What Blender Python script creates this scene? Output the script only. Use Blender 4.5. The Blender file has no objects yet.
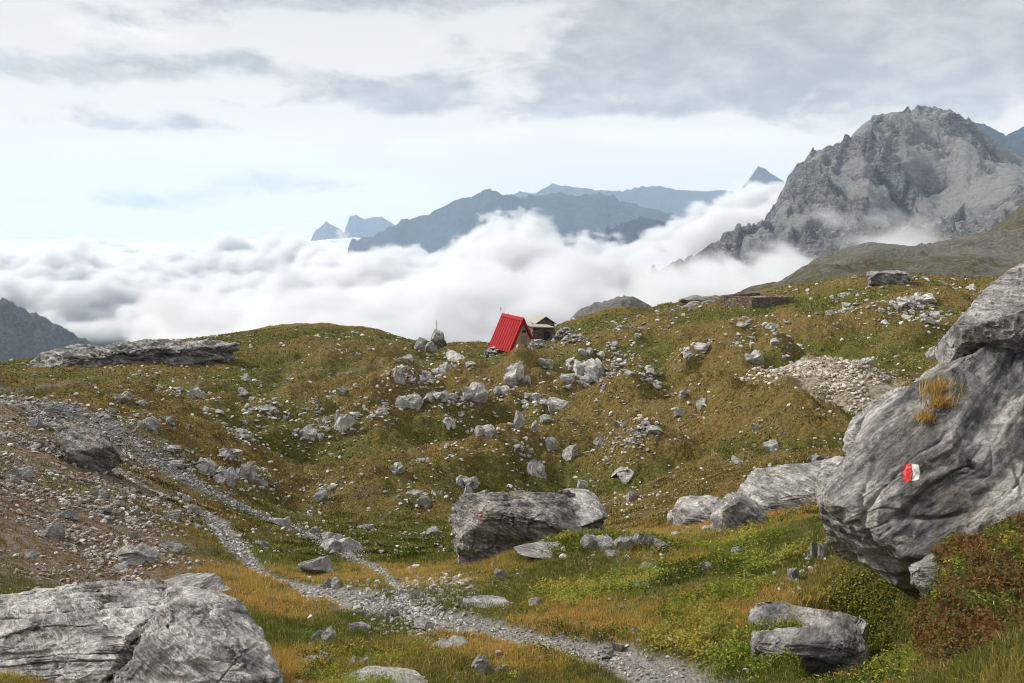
import bpy, math, random, os
import numpy as np
from mathutils import Vector
from mathutils.bvhtree import BVHTree

rng = np.random.default_rng(7)
random.seed(7)
sc = bpy.context.scene
COL = sc.collection
R = math.radians

# ------------------------------------------------------------------ camera geometry
W, H, F = 1024.0, 683.0, 853.0
HOR = 225.0
PITCH = math.atan((H / 2 - HOR) / F)
CP, SP = math.cos(PITCH), math.sin(PITCH)


def ray(u, v):
    """pixel -> (azimuth, tan of elevation)"""
    X = (np.asarray(u, float) - W / 2) / F
    Y = (H / 2 - np.asarray(v, float)) / F
    dx = X
    dy = CP + Y * SP
    dz = -SP + Y * CP
    hd = np.sqrt(dx * dx + dy * dy)
    return np.arctan2(dx, dy), dz / hd


def pt(u, v, d):
    a, t = ray(u, v)
    return np.array([d * np.sin(a), d * np.cos(a), d * t])


def az_of(u, v=340):
    return float(ray(u, v)[0])


# ------------------------------------------------------------------ noise
_p = np.random.default_rng(11).permutation(256).astype(np.int32)
PERM = np.concatenate([_p, _p, _p])
_g = np.array([[1, 1, 0], [-1, 1, 0], [1, -1, 0], [-1, -1, 0], [1, 0, 1], [-1, 0, 1], [1, 0, -1], [-1, 0, -1],
               [0, 1, 1], [0, -1, 1], [0, 1, -1], [0, -1, -1], [1, 1, 0], [-1, 1, 0], [0, -1, 1], [0, -1, -1]], np.float32)


def perlin(x, y, z):
    xf = np.floor(x); yf = np.floor(y); zf = np.floor(z)
    X = xf.astype(np.int32) & 255; Y = yf.astype(np.int32) & 255; Z = zf.astype(np.int32) & 255
    x = (x - xf).astype(np.float32); y = (y - yf).astype(np.float32); z = (z - zf).astype(np.float32)
    u = x * x * x * (x * (x * 6 - 15) + 10); v = y * y * y * (y * (y * 6 - 15) + 10); w = z * z * z * (z * (z * 6 - 15) + 10)

    def g(ix, iy, iz):
        h = PERM[PERM[PERM[X + ix] + Y + iy] + Z + iz] & 15
        gr = _g[h]
        return gr[..., 0] * (x - ix) + gr[..., 1] * (y - iy) + gr[..., 2] * (z - iz)
    a = g(0, 0, 0); b = g(1, 0, 0); x00 = a + u * (b - a)
    a = g(0, 1, 0); b = g(1, 1, 0); x10 = a + u * (b - a)
    y0 = x00 + v * (x10 - x00)
    a = g(0, 0, 1); b = g(1, 0, 1); x01 = a + u * (b - a)
    a = g(0, 1, 1); b = g(1, 1, 1); x11 = a + u * (b - a)
    y1 = x01 + v * (x11 - x01)
    return y0 + w * (y1 - y0)


def fbm(x, y, z, oct=4, gain=.5, lac=2.03):
    s = 0; a = 1.
    for i in range(oct):
        s = s + a * perlin(x + 17.3 * i, y + 5.1 * i, z + 9.7 * i)
        x = x * lac; y = y * lac; z = z * lac; a *= gain
    return s


def ridged(x, y, z, oct=5, gain=.55, lac=2.05):
    s = 0; a = 1.; w = 1.
    for i in range(oct):
        n = 1 - np.abs(perlin(x + 7.3 * i, y + 3.1 * i, z + 1.7 * i)) * 2
        n = n * n * w
        w = np.clip(n * 1.6, 0, 1)
        s = s + a * n
        x = x * lac; y = y * lac; z = z * lac; a *= gain
    return s


def sstep(a, b, x):
    t = np.clip((x - a) / (b - a), 0, 1)
    return t * t * (3 - 2 * t)


class RBF:
    def __init__(s, P, V, smooth=1e-3):
        P = np.asarray(P, float); V = np.asarray(V, float)
        n = len(P)
        K = s.k(P, P) + np.eye(n) * smooth
        A = np.zeros((n + 3, n + 3)); A[:n, :n] = K
        A[:n, n] = 1; A[:n, n + 1:] = P; A[n, :n] = 1; A[n + 1:, :n] = P.T
        b = np.zeros(n + 3); b[:n] = V
        s.w = np.linalg.solve(A, b); s.P = P

    @staticmethod
    def k(A, B):
        r2 = ((A[:, None, :] - B[None, :, :]) ** 2).sum(-1)
        return .5 * r2 * np.log(r2 + 1e-9)

    def __call__(s, a, b):
        sh = a.shape; a = a.ravel(); b = b.ravel()
        out = np.empty(a.size)
        for i in range(0, a.size, 60000):
            Q = np.stack([a[i:i + 60000], b[i:i + 60000]], 1)
            out[i:i + 60000] = s.k(Q, s.P) @ s.w[:-3] + s.w[-3] + Q @ s.w[-2:]
        return out.reshape(sh)


KA = 3.0


def rbf_px(rows, smooth=1e-3):
    P = []; V = []
    for u, v, d in rows:
        a, t = ray(u, v)
        P.append((a * KA, math.log(d))); V.append(d * t)
    return RBF(P, V, smooth)


# ------------------------------------------------------------------ mesh helpers
def mesh_np(name, V, Fc, smooth=True, attrs=None, cols=None):
    """V (n,3) ; Fc (m,3) or (m,4)"""
    me = bpy.data.meshes.new(name)
    V = np.ascontiguousarray(V, np.float32); Fc = np.ascontiguousarray(Fc, np.int32)
    k = Fc.shape[1]
    me.vertices.add(len(V)); me.vertices.foreach_set('co', V.ravel())
    me.loops.add(Fc.size); me.loops.foreach_set('vertex_index', Fc.ravel())
    me.polygons.add(len(Fc)); me.polygons.foreach_set('loop_start', np.arange(0, Fc.size, k, dtype=np.int32))
    if smooth:
        me.polygons.foreach_set('use_smooth', np.ones(len(Fc), bool))
    else:
        me.polygons.foreach_set('use_smooth', np.zeros(len(Fc), bool))
    if attrs:
        for n, a in attrs.items():
            at = me.attributes.new(n, 'FLOAT', 'POINT')
            at.data.foreach_set('value', np.ascontiguousarray(a, np.float32).ravel())
    me.update(calc_edges=True)
    return me


def link(name, me, mat=None, parent=None, loc=None):
    o = bpy.data.objects.new(name, me); COL.objects.link(o)
    if mat is not None:
        me.materials.clear(); me.materials.append(mat)
    if parent: o.parent = parent
    if loc is not None: o.location = loc
    return o


def tag(o, label=None, cat=None, group=None, kind=None):
    if label: o['label'] = label
    if cat: o['category'] = cat
    if group: o['group'] = group
    if kind: o['kind'] = kind
    return o


def grid_faces(nr, nc):
    i = np.arange(nr - 1)[:, None] * nc + np.arange(nc - 1)[None, :]
    return np.stack([i, i + 1, i + nc + 1, i + nc], -1).reshape(-1, 4)


_cs = {}


def cube_sphere(n):
    if n in _cs: return _cs[n]
    t = np.tan(np.linspace(-math.pi / 4, math.pi / 4, n + 1))
    A, B = np.meshgrid(t, t, indexing='ij')
    o = np.ones_like(A)
    Vs = []; Fs = []; off = 0
    for s in (1, -1):
        for ax in range(3):
            v = [None] * 3
            v[ax] = o * s; v[(ax + 1) % 3] = A if s > 0 else B; v[(ax + 2) % 3] = B if s > 0 else A
            Vs.append(np.stack(v, -1).reshape(-1, 3)); Fs.append(grid_faces(n + 1, n + 1) + off); off += (n + 1) ** 2
    V = np.concatenate(Vs); Fc = np.concatenate(Fs)
    _, idx, inv = np.unique(np.round(V, 5), axis=0, return_index=True, return_inverse=True)
    V = V[idx]; Fc = inv.ravel()[Fc]
    V = V / np.linalg.norm(V, axis=1, keepdims=True)
    c = V[Fc].mean(1); nn = np.cross(V[Fc[:, 1]] - V[Fc[:, 0]], V[Fc[:, 2]] - V[Fc[:, 0]])
    fl = (nn * c).sum(1) < 0
    Fc[fl] = Fc[fl][:, ::-1]
    _cs[n] = (V, Fc)
    return _cs[n]


def vnormals(V, Fc):
    n = np.cross(V[Fc[:, 2]] - V[Fc[:, 0]], V[Fc[:, 3 if Fc.shape[1] == 4 else 1]] - V[Fc[:, 1 if Fc.shape[1] == 4 else 0]])
    if Fc.shape[1] == 3: n = np.cross(V[Fc[:, 1]] - V[Fc[:, 0]], V[Fc[:, 2]] - V[Fc[:, 0]])
    N = np.zeros_like(V)
    for k in range(Fc.shape[1]): np.add.at(N, Fc[:, k], n)
    l = np.linalg.norm(N, axis=1, keepdims=True); l[l == 0] = 1
    return N / l


def planes_cut(V, planes):
    for n, off in planes:
        n = np.asarray(n, float); n = n / np.linalg.norm(n)
        k = np.maximum(0, V @ n - off)
        V = V - k[:, None] * n * .97
    return V


def crumple(V, Fc, size, strata=(0.2, 0.1, 1), seed=0., a_big=.10, a_str=.03, a_fine=.012, crack=.03, ks=1.0):
    """natural rock relief: strata ledges, cracks, pits. size = metres of the rock"""
    s = np.asarray(strata, float); s /= np.linalg.norm(s)
    t1 = np.cross(s, (0.3, 1, .1)); t1 /= np.linalg.norm(t1); t2 = np.cross(s, t1)
    S = size
    q = V / S + seed
    N = vnormals(V, Fc)
    b = fbm(q[:, 0] * 1.7, q[:, 1] * 1.7, q[:, 2] * 1.7, 4)
    V = V + N * (b * a_big * S)[:, None]
    N = vnormals(V, Fc)
    q = V / S
    ls = q @ s; l1 = q @ t1; l2 = q @ t2
    wob = fbm(l1 * 1.3 + seed, l2 * 1.3, ls * 1.3, 3) * .09
    k = 7.0 * ks
    st = perlin((ls + wob) * k + seed * 3, l1 * k * .16, l2 * k * .16)
    st2 = perlin((ls + wob) * k * 3.1 + seed, l1 * k * .5, l2 * k * .5)
    terr = np.abs(st) ** .7 * np.sign(st) + .4 * st2
    V = V + N * (terr * a_str * S)[:, None]
    # bedding cracks run along the strata, joints cross them nearly straight
    c1 = perlin(l1 * .55 * ks + seed, l2 * .55 * ks, (ls + wob * .6) * 3.6 * ks)
    c2 = perlin(l1 * 2.6 * ks + seed + 9 + wob, l2 * .5 * ks, ls * .45 * ks)
    c3 = perlin(l1 * 1.5 * ks, l2 * 4.1 * ks + seed, (ls + wob) * 9 * ks)
    gate = sstep(-.15, .2, perlin(l1 * 1.7 + 3, l2 * 1.7 + seed, ls * 1.7)); gate2 = sstep(.0, .25, perlin(l1 * 1.9 + 13, l2 * 1.9 + seed, ls * 1.9))
    cr = np.exp(-(c1 / .03) ** 2) * gate + .8 * np.exp(-(c2 / .025) ** 2) * gate2 + .35 * np.exp(-(c3 / .05) ** 2) * gate2
    step_ = np.tanh(c1 * 14) * .35 + np.tanh(c2 * 16) * .3 * gate2
    V = V + N * ((step_ * .5 - cr) * crack * S)[:, None]
    fn = ridged(q[:, 0] * 9, q[:, 1] * 9, q[:, 2] * 9 + seed, 4) - .9
    V = V + N * (fn * a_fine * S)[:, None]
    return V
# ------------------------------------------------------------------ node helpers
def new_mat(name):
    m = bpy.data.materials.new(name); m.use_nodes = True
    nt = m.node_tree; nt.nodes.clear()
    return m, nt


class NT:
    def __init__(s, nt): s.nt = nt; s.L = nt.links

    def n(s, t, **kw):
        nd = s.nt.nodes.new(t)
        for k, v in kw.items():
            if k == 'ins':
                for a, b in v.items():
                    if hasattr(b, 'node') or isinstance(b, bpy.types.NodeSocket): s.L.new(b, nd.inputs[a])
                    else: nd.inputs[a].default_value = b
            else: setattr(nd, k, v)
        return nd

    def math(s, op, a, b=0.0, c=0.0, clamp=False):
        nd = s.nt.nodes.new('ShaderNodeMath'); nd.operation = op; nd.use_clamp = clamp
        for i, x in enumerate((a, b, c)):
            if isinstance(x, bpy.types.NodeSocket): s.L.new(x, nd.inputs[i])
            else: nd.inputs[i].default_value = x
        return nd.outputs[0]

    def ss(s, x, a, b, lo=0.0, hi=1.0):
        nd = s.nt.nodes.new('ShaderNodeMapRange'); nd.interpolation_type = 'SMOOTHSTEP'
        s.L.new(x, nd.inputs[0])
        for i, q in enumerate((a, b, lo, hi)): nd.inputs[i + 1].default_value = q
        return nd.outputs[0]

    def mix(s, f, a, b, mode='MIX'):
        nd = s.nt.nodes.new('ShaderNodeMix'); nd.data_type = 'RGBA'; nd.blend_type = mode
        for i, x in ((0, f), (6, a), (7, b)):
            if isinstance(x, bpy.types.NodeSocket): s.L.new(x, nd.inputs[i])
            elif i == 0: nd.inputs[i].default_value = x
            else: nd.inputs[i].default_value = (*x, 1)
        return nd.outputs[2]

    def noise(s, vec, scale, detail=4, rough=.55, dist=0.0, out='Fac', typ='FBM'):
        nd = s.nt.nodes.new('ShaderNodeTexNoise'); nd.noise_type = typ
        if vec is not None: s.L.new(vec, nd.inputs['Vector'])
        nd.inputs['Scale'].default_value = scale; nd.inputs['Detail'].default_value = detail
        nd.inputs['Roughness'].default_value = rough; nd.inputs['Distortion'].default_value = dist
        return nd.outputs[out]

    def attr(s, name):
        nd = s.nt.nodes.new('ShaderNodeAttribute'); nd.attribute_name = name
        return nd.outputs['Fac']

    def bump(s, h, strength, dist, normal=None):
        nd = s.nt.nodes.new('ShaderNodeBump'); nd.inputs['Strength'].default_value = strength
        nd.inputs['Distance'].default_value = dist; s.L.new(h, nd.inputs['Height'])
        if normal is not None: s.L.new(normal, nd.inputs['Normal'])
        return nd.outputs[0]

    def out_pbr(s, col, rough=.9, normal=None, spec=.2, **kw):
        b = s.nt.nodes.new('ShaderNodeBsdfPrincipled'); o = s.nt.nodes.new('ShaderNodeOutputMaterial')
        if isinstance(col, bpy.types.NodeSocket): s.L.new(col, b.inputs['Base Color'])
        else: b.inputs['Base Color'].default_value = (*col, 1)
        b.inputs['Roughness'].default_value = rough
        b.inputs['Specular IOR Level'].default_value = spec
        if normal is not None: s.L.new(normal, b.inputs['Normal'])
        s.L.new(b.outputs[0], o.inputs[0])
        return b

    def pos(s): return s.nt.nodes.new('ShaderNodeNewGeometry').outputs['Position']

    def scalev(s, v, xyz):
        nd = s.nt.nodes.new('ShaderNodeMapping'); nd.inputs['Scale'].default_value = xyz
        s.L.new(v, nd.inputs[0]); return nd.outputs[0]

    def obj(s): return s.nt.nodes.new('ShaderNodeTexCoord').outputs['Object']


def rock_mat(name, light=(.36, .35, .33), dark=(.10, .10, .10), warm=(.27, .22, .17), scale=1.0, warm_amt=.35, rot=(25, -30, 15), dark_amt=.5, bstr=.6):
    m, nt = new_mat(name); k = NT(nt)
    p = k.obj()
    oi = nt.nodes.new('ShaderNodeObjectInfo')
    va = nt.nodes.new('ShaderNodeVectorMath'); va.operation = 'ADD'; k.L.new(p, va.inputs[0])
    cm = nt.nodes.new('ShaderNodeCombineXYZ'); r = k.math('MULTIPLY', oi.outputs['Random'], 40.0)
    k.L.new(r, cm.inputs[0]); k.L.new(cm.outputs[0], va.inputs[1]); p = va.outputs[0]
    mp = nt.nodes.new('ShaderNodeMapping'); k.L.new(p, mp.inputs[0])
    mp.inputs['Rotation'].default_value = tuple(R(q) for q in rot)
    ps = k.scalev(mp.outputs[0], (.35, .6, 2.2))
    a = k.noise(p, 1.1 * scale, 6, .62)
    b = k.noise(ps, 3.0 * scale, 7, .66, .15)
    c = k.noise(p, 14 * scale, 5, .65)
    g = k.noise(p, 60 * scale, 3, .6)
    mud = k.noise(p, 2.6 * scale, 5, .6, .3)
    f1 = k.math('ADD', k.math('MULTIPLY', b, .6), k.math('MULTIPLY', a, .4))
    f = k.ss(f1, .38, .60)
    col = k.mix(f, dark, light)
    col = k.mix(k.math('MULTIPLY', k.ss(mud, .52, .72), warm_amt), col, warm)
    vein = k.ss(k.math('ABSOLUTE', k.math('SUBTRACT', b, .5)), .0, .018, 1, 0)
    col = k.mix(k.math('MULTIPLY', vein, .30), col, (.05, .05, .05))
    sp = k.ss(c, .35, .66)
    col = k.mix(.55, col, k.mix(sp, (.30, .30, .30), (.85, .84, .82)), 'OVERLAY')
    sp2 = k.ss(g, .38, .6)
    col = k.mix(.35, col, k.mix(sp2, (.3, .3, .3), (.75, .75, .75)), 'OVERLAY')
    lich = k.ss(k.noise(p, 5 * scale, 6, .7), .60, .66)
    col = k.mix(k.math('MULTIPLY', lich, dark_amt), col, (.06, .06, .055))
    vo = nt.nodes.new('ShaderNodeTexVoronoi'); vo.inputs['Scale'].default_value = 16 * scale; k.L.new(p, vo.inputs['Vector'])
    spk = k.math('MULTIPLY', k.ss(vo.outputs['Distance'], .10, .16, 1, 0), k.ss(k.noise(p, 3 * scale, 3, .6), .5, .6))
    col = k.mix(k.math('MULTIPLY', spk, .75), col, (.05, .045, .04))
    fis = k.noise(k.scalev(ps, (2.2, 2.2, 5)), 2.2 * scale, 8, .72, .8)
    crk = k.ss(k.math('ABSOLUTE', k.math('SUBTRACT', fis, .5)), .0, .022, 1, 0)
    crk = k.math('MULTIPLY', crk, k.ss(mud, .42, .56))
    stn = k.noise(k.scalev(p, (1.6, 1.6, .35)), 1.4 * scale, 4, .55, .3)
    col = k.mix(k.math('MULTIPLY', k.ss(stn, .52, .66), .5), col, dark)
    col = k.mix(k.math('MULTIPLY', crk, .55), col, (.045, .042, .04))
    h = k.math('ADD', k.math('MULTIPLY', b, 1.2), k.math('ADD', k.math('MULTIPLY', c, .5), k.math('ADD', k.math('MULTIPLY', g, .16), k.math('MULTIPLY', crk, -.35))))
    nrm = k.bump(h, min(1.0, bstr * 1.5), .14 / scale)
    k.out_pbr(col, .88, nrm, .25)
    return m


# ------------------------------------------------------------------ near terrain
ROWS = []
def col_(u, *vd):
    for v, d in vd: ROWS.append((u, v, d))
col_(-170, (683, 4.8), (600, 6.8), (500, 10.5), (430, 15), (402, 21), (394, 30), (396, 45), (390, 62), (384, 80))
col_(0, (683, 5.8), (600, 8.2), (520, 11.5), (470, 15), (430, 20), (402, 28), (398, 36), (396, 50), (386, 65), (378, 78))
col_(100, (640, 7.2), (560, 10.8), (500, 15), (460, 20), (436, 27), (424, 34), (400, 52), (380, 70), (362, 88))
col_(200, (683, 6.2), (600, 9.2), (540, 14), (500, 20), (470, 27), (430, 40), (395, 60), (372, 78), (350, 98))
col_(300, (683, 6.3), (620, 8.8), (570, 13), (530, 20), (490, 30), (440, 43), (400, 59), (370, 77), (345, 98), (331, 115))
col_(365, (600, 9.6), (545, 17), (500, 27), (460, 38), (420, 52), (385, 70), (355, 92), (334, 114))
col_(440, (683, 6.4), (620, 8.5), (575, 12), (545, 17), (510, 25), (475, 34), (440, 44), (405, 58), (380, 72), (360, 92), (353, 104))
col_(480, (356, 98), (350, 106), (390, 66))
col_(520, (683, 6.6), (620, 8.4), (575, 11), (548, 15), (510, 25), (475, 34), (440, 44), (405, 56), (375, 73), (353, 95), (346, 106))
col_(600, (683, 6.7), (620, 8.3), (575, 10.5), (545, 13.5), (520, 20), (480, 32), (440, 43), (400, 55), (370, 70), (345, 86), (319, 110))
col_(700, (683, 6.7), (600, 8.3), (550, 11), (515, 15.5), (492, 25), (450, 37), (410, 50), (370, 66), (330, 88), (302, 120))
col_(800, (683, 6.2), (600, 8), (530, 11), (495, 15.5), (475, 25), (440, 34), (400, 47), (350, 68), (310, 92), (288, 118))
col_(888, (683, 5.6), (560, 8.2), (420, 36), (350, 62), (310, 85), (284, 105))
col_(1000, (683, 4.6), (600, 6), (500, 11), (400, 35), (340, 60), (300, 88), (284, 110))
col_(1180, (683, 3.8), (560, 5.2), (450, 11), (400, 26), (340, 52), (300, 82), (283, 108))
_z = rbf_px(ROWS, 2e-3)
for _a in (-.9, -.3, 0, .3, .9):           # the bank under the photographer
    pass
CREST_U = np.array([-200, 0, 60, 150, 300, 365, 430, 470, 520, 600, 700, 800, 888, 1000, 1200])
CREST_D = np.array([80, 80, 85, 96, 116, 114, 105, 106, 106, 111, 121, 119, 112, 110, 108.])
CREST_A = np.array([az_of(u) for u in CREST_U])
AMAX = az_of(1180); AMIN = az_of(-170)


PIT_A = az_of(886, 620)


def polar(x, y):
    return np.arctan2(x, y), np.hypot(x, y)


def terrain_base(x, y):
    a, d = polar(x, y)
    ac = np.clip(a, AMIN, AMAX)
    dc = np.interp(ac, CREST_A, CREST_D)
    de = np.clip(d, 4.5, dc)
    z = _z(ac * KA, np.log(de))
    w = sstep(1.0, 6.5, d)
    z = -1.75 * (1 - w) + z * w
    # hummocks
    amp = sstep(14, 45, d) * (1 - .65 * sstep(80, 110, d))
    hum = fbm(x * .085 + 3, y * .06, x * 0, 3)
    hum2 = fbm(x * .23, y * .19 + 7, x * 0, 3)
    amp = amp * (1 - .75 * sstep(60, 72, d) * (1 - sstep(az_of(240, 350), az_of(290, 350), a)))
    z = z + amp * (2.3 * hum + .8 * hum2 - .35 * np.abs(perlin(x * .16 + 4, y * .12, x * 0)))
    z = z + sstep(6, 12, d) * .05 * fbm(x * .8, y * .8, x * 0 + 2, 2)
    rdg = 0 * z
    for (RP, hgt, wid) in RIDGES:
        q = dist_poly(x, y, RP, [wid] * len(RP)); rdg = np.maximum(rdg, hgt * np.exp(-q * q))
    z = z + 1.5 * rdg * (.8 + .5 * hum2); hum = hum + rdg * .35
    z = z + .38 * np.exp(-((x - MND[0]) / 1.3) ** 2 - ((y - MND[1]) / 1.1) ** 2)
    z = z - 1.05 * np.exp(-((a - PIT_A) * 7.2 / .52) ** 4 - ((d - 7.2) / 1.0) ** 4)
    ex = np.maximum(0, d - dc)
    drop = np.where(ex < 60, .0045 * ex * ex, 16.2 + .54 * (ex - 60))
    drop = np.where(ex > 900, 16.2 + .54 * 840, drop)
    z = z - drop
    return np.maximum(z, -470 + 0 * z), hum, hum2, d


RIDGES = []
MND = pt(572, 560, 11.6)


def H_(x, y):
    x = np.asarray(x, float); y = np.asarray(y, float)
    return terrain_base(x, y)[0]


_MR = np.exp(np.linspace(math.log(2.5), math.log(150), 1400))


def hit(u, v):
    """first crossing of the view ray with the hillside -> world points (n,3)"""
    a, t = ray(np.atleast_1d(np.asarray(u, float)), np.atleast_1d(np.asarray(v, float)))
    out = []
    for ai, ti in zip(a, t):
        x = np.sin(ai) * _MR; y = np.cos(ai) * _MR
        g = H_(x, y) - _MR * ti
        k = np.argmax(g > 0)
        if g[k] <= 0: k = len(_MR) - 300
        k = max(k, 1)
        f = g[k - 1] / (g[k - 1] - g[k]) if g[k] != g[k - 1] else 0
        d = _MR[k - 1] + (_MR[k] - _MR[k - 1]) * np.clip(f, 0, 1)
        px, py = math.sin(ai) * d, math.cos(ai) * d
        out.append((px, py, float(H_(np.array([px]), np.array([py]))[0])))
    return np.array(out)


def poly_world(px):
    return hit([p[0] for p in px], [p[1] for p in px])[:, :2]


def dist_poly(x, y, P, Wd):
    """distance to a polyline relative to its local half width"""
    best = np.full(x.shape, 1e9)
    for i in range(len(P) - 1):
        ax, ay = P[i]; bx, by = P[i + 1]
        dx, dy = bx - ax, by - ay; L = dx * dx + dy * dy + 1e-9
        t = np.clip(((x - ax) * dx + (y - ay) * dy) / L, 0, 1)
        w = Wd[i] * (1 - t) + Wd[i + 1] * t
        best = np.minimum(best, np.hypot(x - ax - t * dx, y - ay - t * dy) / w)
    return best


_rg = [([(300, 458), (380, 442), (450, 425), (520, 400), (560, 372), (620, 350)], 1.1, 3.2), ([(400, 500), (480, 480), (560, 457), (640, 455), (720, 472), (780, 490)], .8, 2.2),
       ([(560, 420), (620, 402), (690, 407), (750, 435), (800, 462)], 1.1, 2.8), ([(640, 385), (700, 368), (760, 372), (800, 398)], 1.2, 3.6), ([(170, 445), (240, 428), (310, 424)], .8, 2.6), ([(380, 395), (440, 385), (500, 385)], .8, 3.0)]
RIDGES = [(poly_world(p_), h_, w_) for p_, h_, w_ in _rg]


TRAIL_PX = [(2, 402), (30, 405), (62, 428), (100, 462), (140, 484), (180, 500), (212, 515), (228, 535), (243, 556), (262, 572), (310, 586), (365, 600),
            (420, 613), (480, 625), (545, 640), (610, 655), (665, 675), (720, 705)]
TRAIL_W = [.34, .34, .30, .26, .20, .22, .28, .30, .24, .12, .30, .42, .30, .30, .28, .28, .30, .3]
TRAIL = poly_world(TRAIL_PX)
UP_PX = [(0, 388), (90, 384), (200, 381), (290, 376), (360, 370), (420, 362), (470, 353)]
UPTRAIL = poly_world(UP_PX)
GUL_PX = [(30, 404), (75, 418), (110, 432), (150, 458), (195, 485), (250, 510), (300, 530), (345, 552), (385, 575), (405, 600)]
GULLY = poly_world(GUL_PX)
GULLY_W = [.7, 1.0, 1.0, .85, .6, .38, .22, .12, .08, .08]
SCR_PX = [(790, 366), (830, 378), (868, 392), (850, 400)]
SCREE = poly_world(SCR_PX)


def masks(x, y):
    jit = .35 * fbm(x * 1.1, y * 1.1, x * 0 + 5, 3)
    t = dist_poly(x, y, TRAIL, TRAIL_W) + jit * 1.2
    trail = 1 - sstep(.75, 1.25, t)
    up = (1 - sstep(.6, 1.3, dist_poly(x, y, UPTRAIL, [.2] * len(UPTRAIL)) + jit)) * .45
    gl = 1 - sstep(.3, 1.4, dist_poly(x, y, GULLY, GULLY_W) + jit * 1.5 + .5 * fbm(x * .35, y * .35, x * 0, 2))
    scr = 1 - sstep(.25, 1.2, dist_poly(x, y, SCREE, [2.0, 2.6, 3.0, 2.2]) + jit * 2.0)
    a, d = polar(x, y)
    # loose stony slope of the left bank
    au = 512 + np.tan(a) * 853
    bank = (1 - sstep(120, 250, au + 6 * (d - 12))) * sstep(8.2, 9.5, d) * (1 - sstep(24, 34, d))
    return trail, up, gl, scr, bank


# polar grid, fine in front, coarse behind
az_f = np.linspace(R(-36), R(36), 1000)
az = np.concatenate([np.linspace(R(-180), R(-39), 46), az_f, np.linspace(R(39), R(180), 46)])
rows = np.concatenate([[.05], np.linspace(.6, 3.8, 8), np.exp(np.linspace(math.log(4.2), math.log(26), 430)),
                       np.exp(np.linspace(math.log(26.2), math.log(128), 560)), np.exp(np.linspace(math.log(131), math.log(1000), 50)),
                       [1500, 2500, 5000, 9000, 13000, 16400]])
AA, DD = np.meshgrid(az, rows)
GX = DD * np.sin(AA); GY = DD * np.cos(AA)
GZ, HUM, HUM2, _ = terrain_base(GX, GY)
tr_, up_, gl_, sc_, bk_ = masks(GX, GY)
near = 1 - sstep(18, 40, DD)
bare = np.clip(tr_ + up_ + gl_ + sc_, 0, 1)
GZ = GZ + (1 - .6 * bare) * (.035 * fbm(GX * 2.3, GY * 2.3, GX * 0, 3) + .022 * np.abs(perlin(GX * 6.1, GY * 6.1, GX * 0)) * near)
mid = sstep(16, 30, DD) * (1 - sstep(110, 160, DD)) * (1 - .7 * bare)
GZ = GZ + mid * (  .16 * fbm(GX * 1.15, GY * 1.15, GX * 0 + 1, 3) + .10 * np.abs(perlin(GX * 3.3, GY * 3.3, GX * 0)))
GZ = GZ - .06 * tr_ * near
V = np.stack([GX, GY, GZ], -1).reshape(-1, 3)
Fc = grid_faces(len(rows), len(az))
hollow = sstep(.15, -.35, HUM) if False else np.clip(.5 - HUM * 1.1 - HUM2 * .5, 0, 1)
lush = sstep(.25, -.1, np.abs(AA - az_of(720)) - .22) * (1 - sstep(10.5, 14.5, DD)) * sstep(3, 5, DD)
def lush_mask(x, y):
    a, d = polar(x, y)
    au = 512 + np.tan(a) * 853
    l = sstep(480, 620, au) * (1 - sstep(900, 980, au)) * (1 - sstep(10.5, 14, d))
    l = np.maximum(l, (1 - sstep(0, 1, np.hypot((au - 350) / 110, (d - 6.4) / 1.3))) )
    return np.clip(l * (1 + .0 * d), 0, 1)
LU = lush_mask(GX, GY)
ground = link('ground', mesh_np('ground', V, Fc, True, dict(trail=tr_ * 1. + up_ * .8, gully=gl_, scree=sc_, bank=bk_, hollow=hollow, lush=LU)))
ground['kind'] = 'structure'

m, nt = new_mat('alpine_ground'); k = NT(nt); p = k.pos()
n1 = k.noise(p, .35, 5, .6); n2 = k.noise(p, 1.6, 6, .65); n3 = k.noise(p, 7, 5, .7); n4 = k.noise(p, 30, 4, .7)
nA = k.noise(p, .8, 6, .7, .4)
olive = k.mix(k.ss(n3, .35, .65), (.060, .068, .014), (.135, .125, .030))
rust = k.mix(k.ss(n3, .35, .65), (.097, .070, .024), (.205, .148, .05))
f = k.math('ADD', k.math('MULTIPLY', n1, .55), k.math('ADD', k.math('MULTIPLY', n2, .75), k.math('MULTIPLY', k.attr('hollow'), -.42)))
f = k.math('ADD', f, k.math('MULTIPLY', k.attr('bank'), .25))
f = k.math('ADD', f, k.math('MULTIPLY', k.attr('lush'), -.18))
f = k.ss(f, .30, .68)
veg = k.mix(f, olive, rust)
earth = k.mix(n4, (.07, .05, .035), (.17, .13, .10))
veg = k.mix(k.math('MULTIPLY', k.ss(nA, .56, .66), .55), veg, earth)
veg = k.mix(k.math('MULTIPLY', k.ss(n4, .62, .74), .25), veg, (.22, .20, .17))
grav = k.mix(k.ss(n4, .3, .7), (.15, .14, .125), (.36, .34, .31))
gravd = k.mix(k.ss(n4, .3, .7), (.085, .085, .085), (.24, .24, .235))
scr = k.mix(k.ss(n3, .35, .65), (.16, .14, .09), (.42, .37, .30))
bm = k.mix(k.ss(k.noise(p, 9, 5, .7), .40, .58), k.mix(.6, veg, (.15, .085, .045)), (.21, .175, .145))
c = k.mix(k.attr('bank'), veg, bm)
c = k.mix(k.attr('gully'), c, gravd)
c = k.mix(k.attr('scree'), c, scr)
c = k.mix(k.attr('trail'), c, grav)
hh = k.math('ADD', k.math('MULTIPLY', n3, .6), k.math('ADD', k.math('MULTIPLY', n4, .25), k.math('MULTIPLY', k.noise(p, 90, 3, .7), .08)))
k.out_pbr(c, .95, k.bump(hh, .9, .22), .1)
ground.data.materials.append(m)
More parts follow.
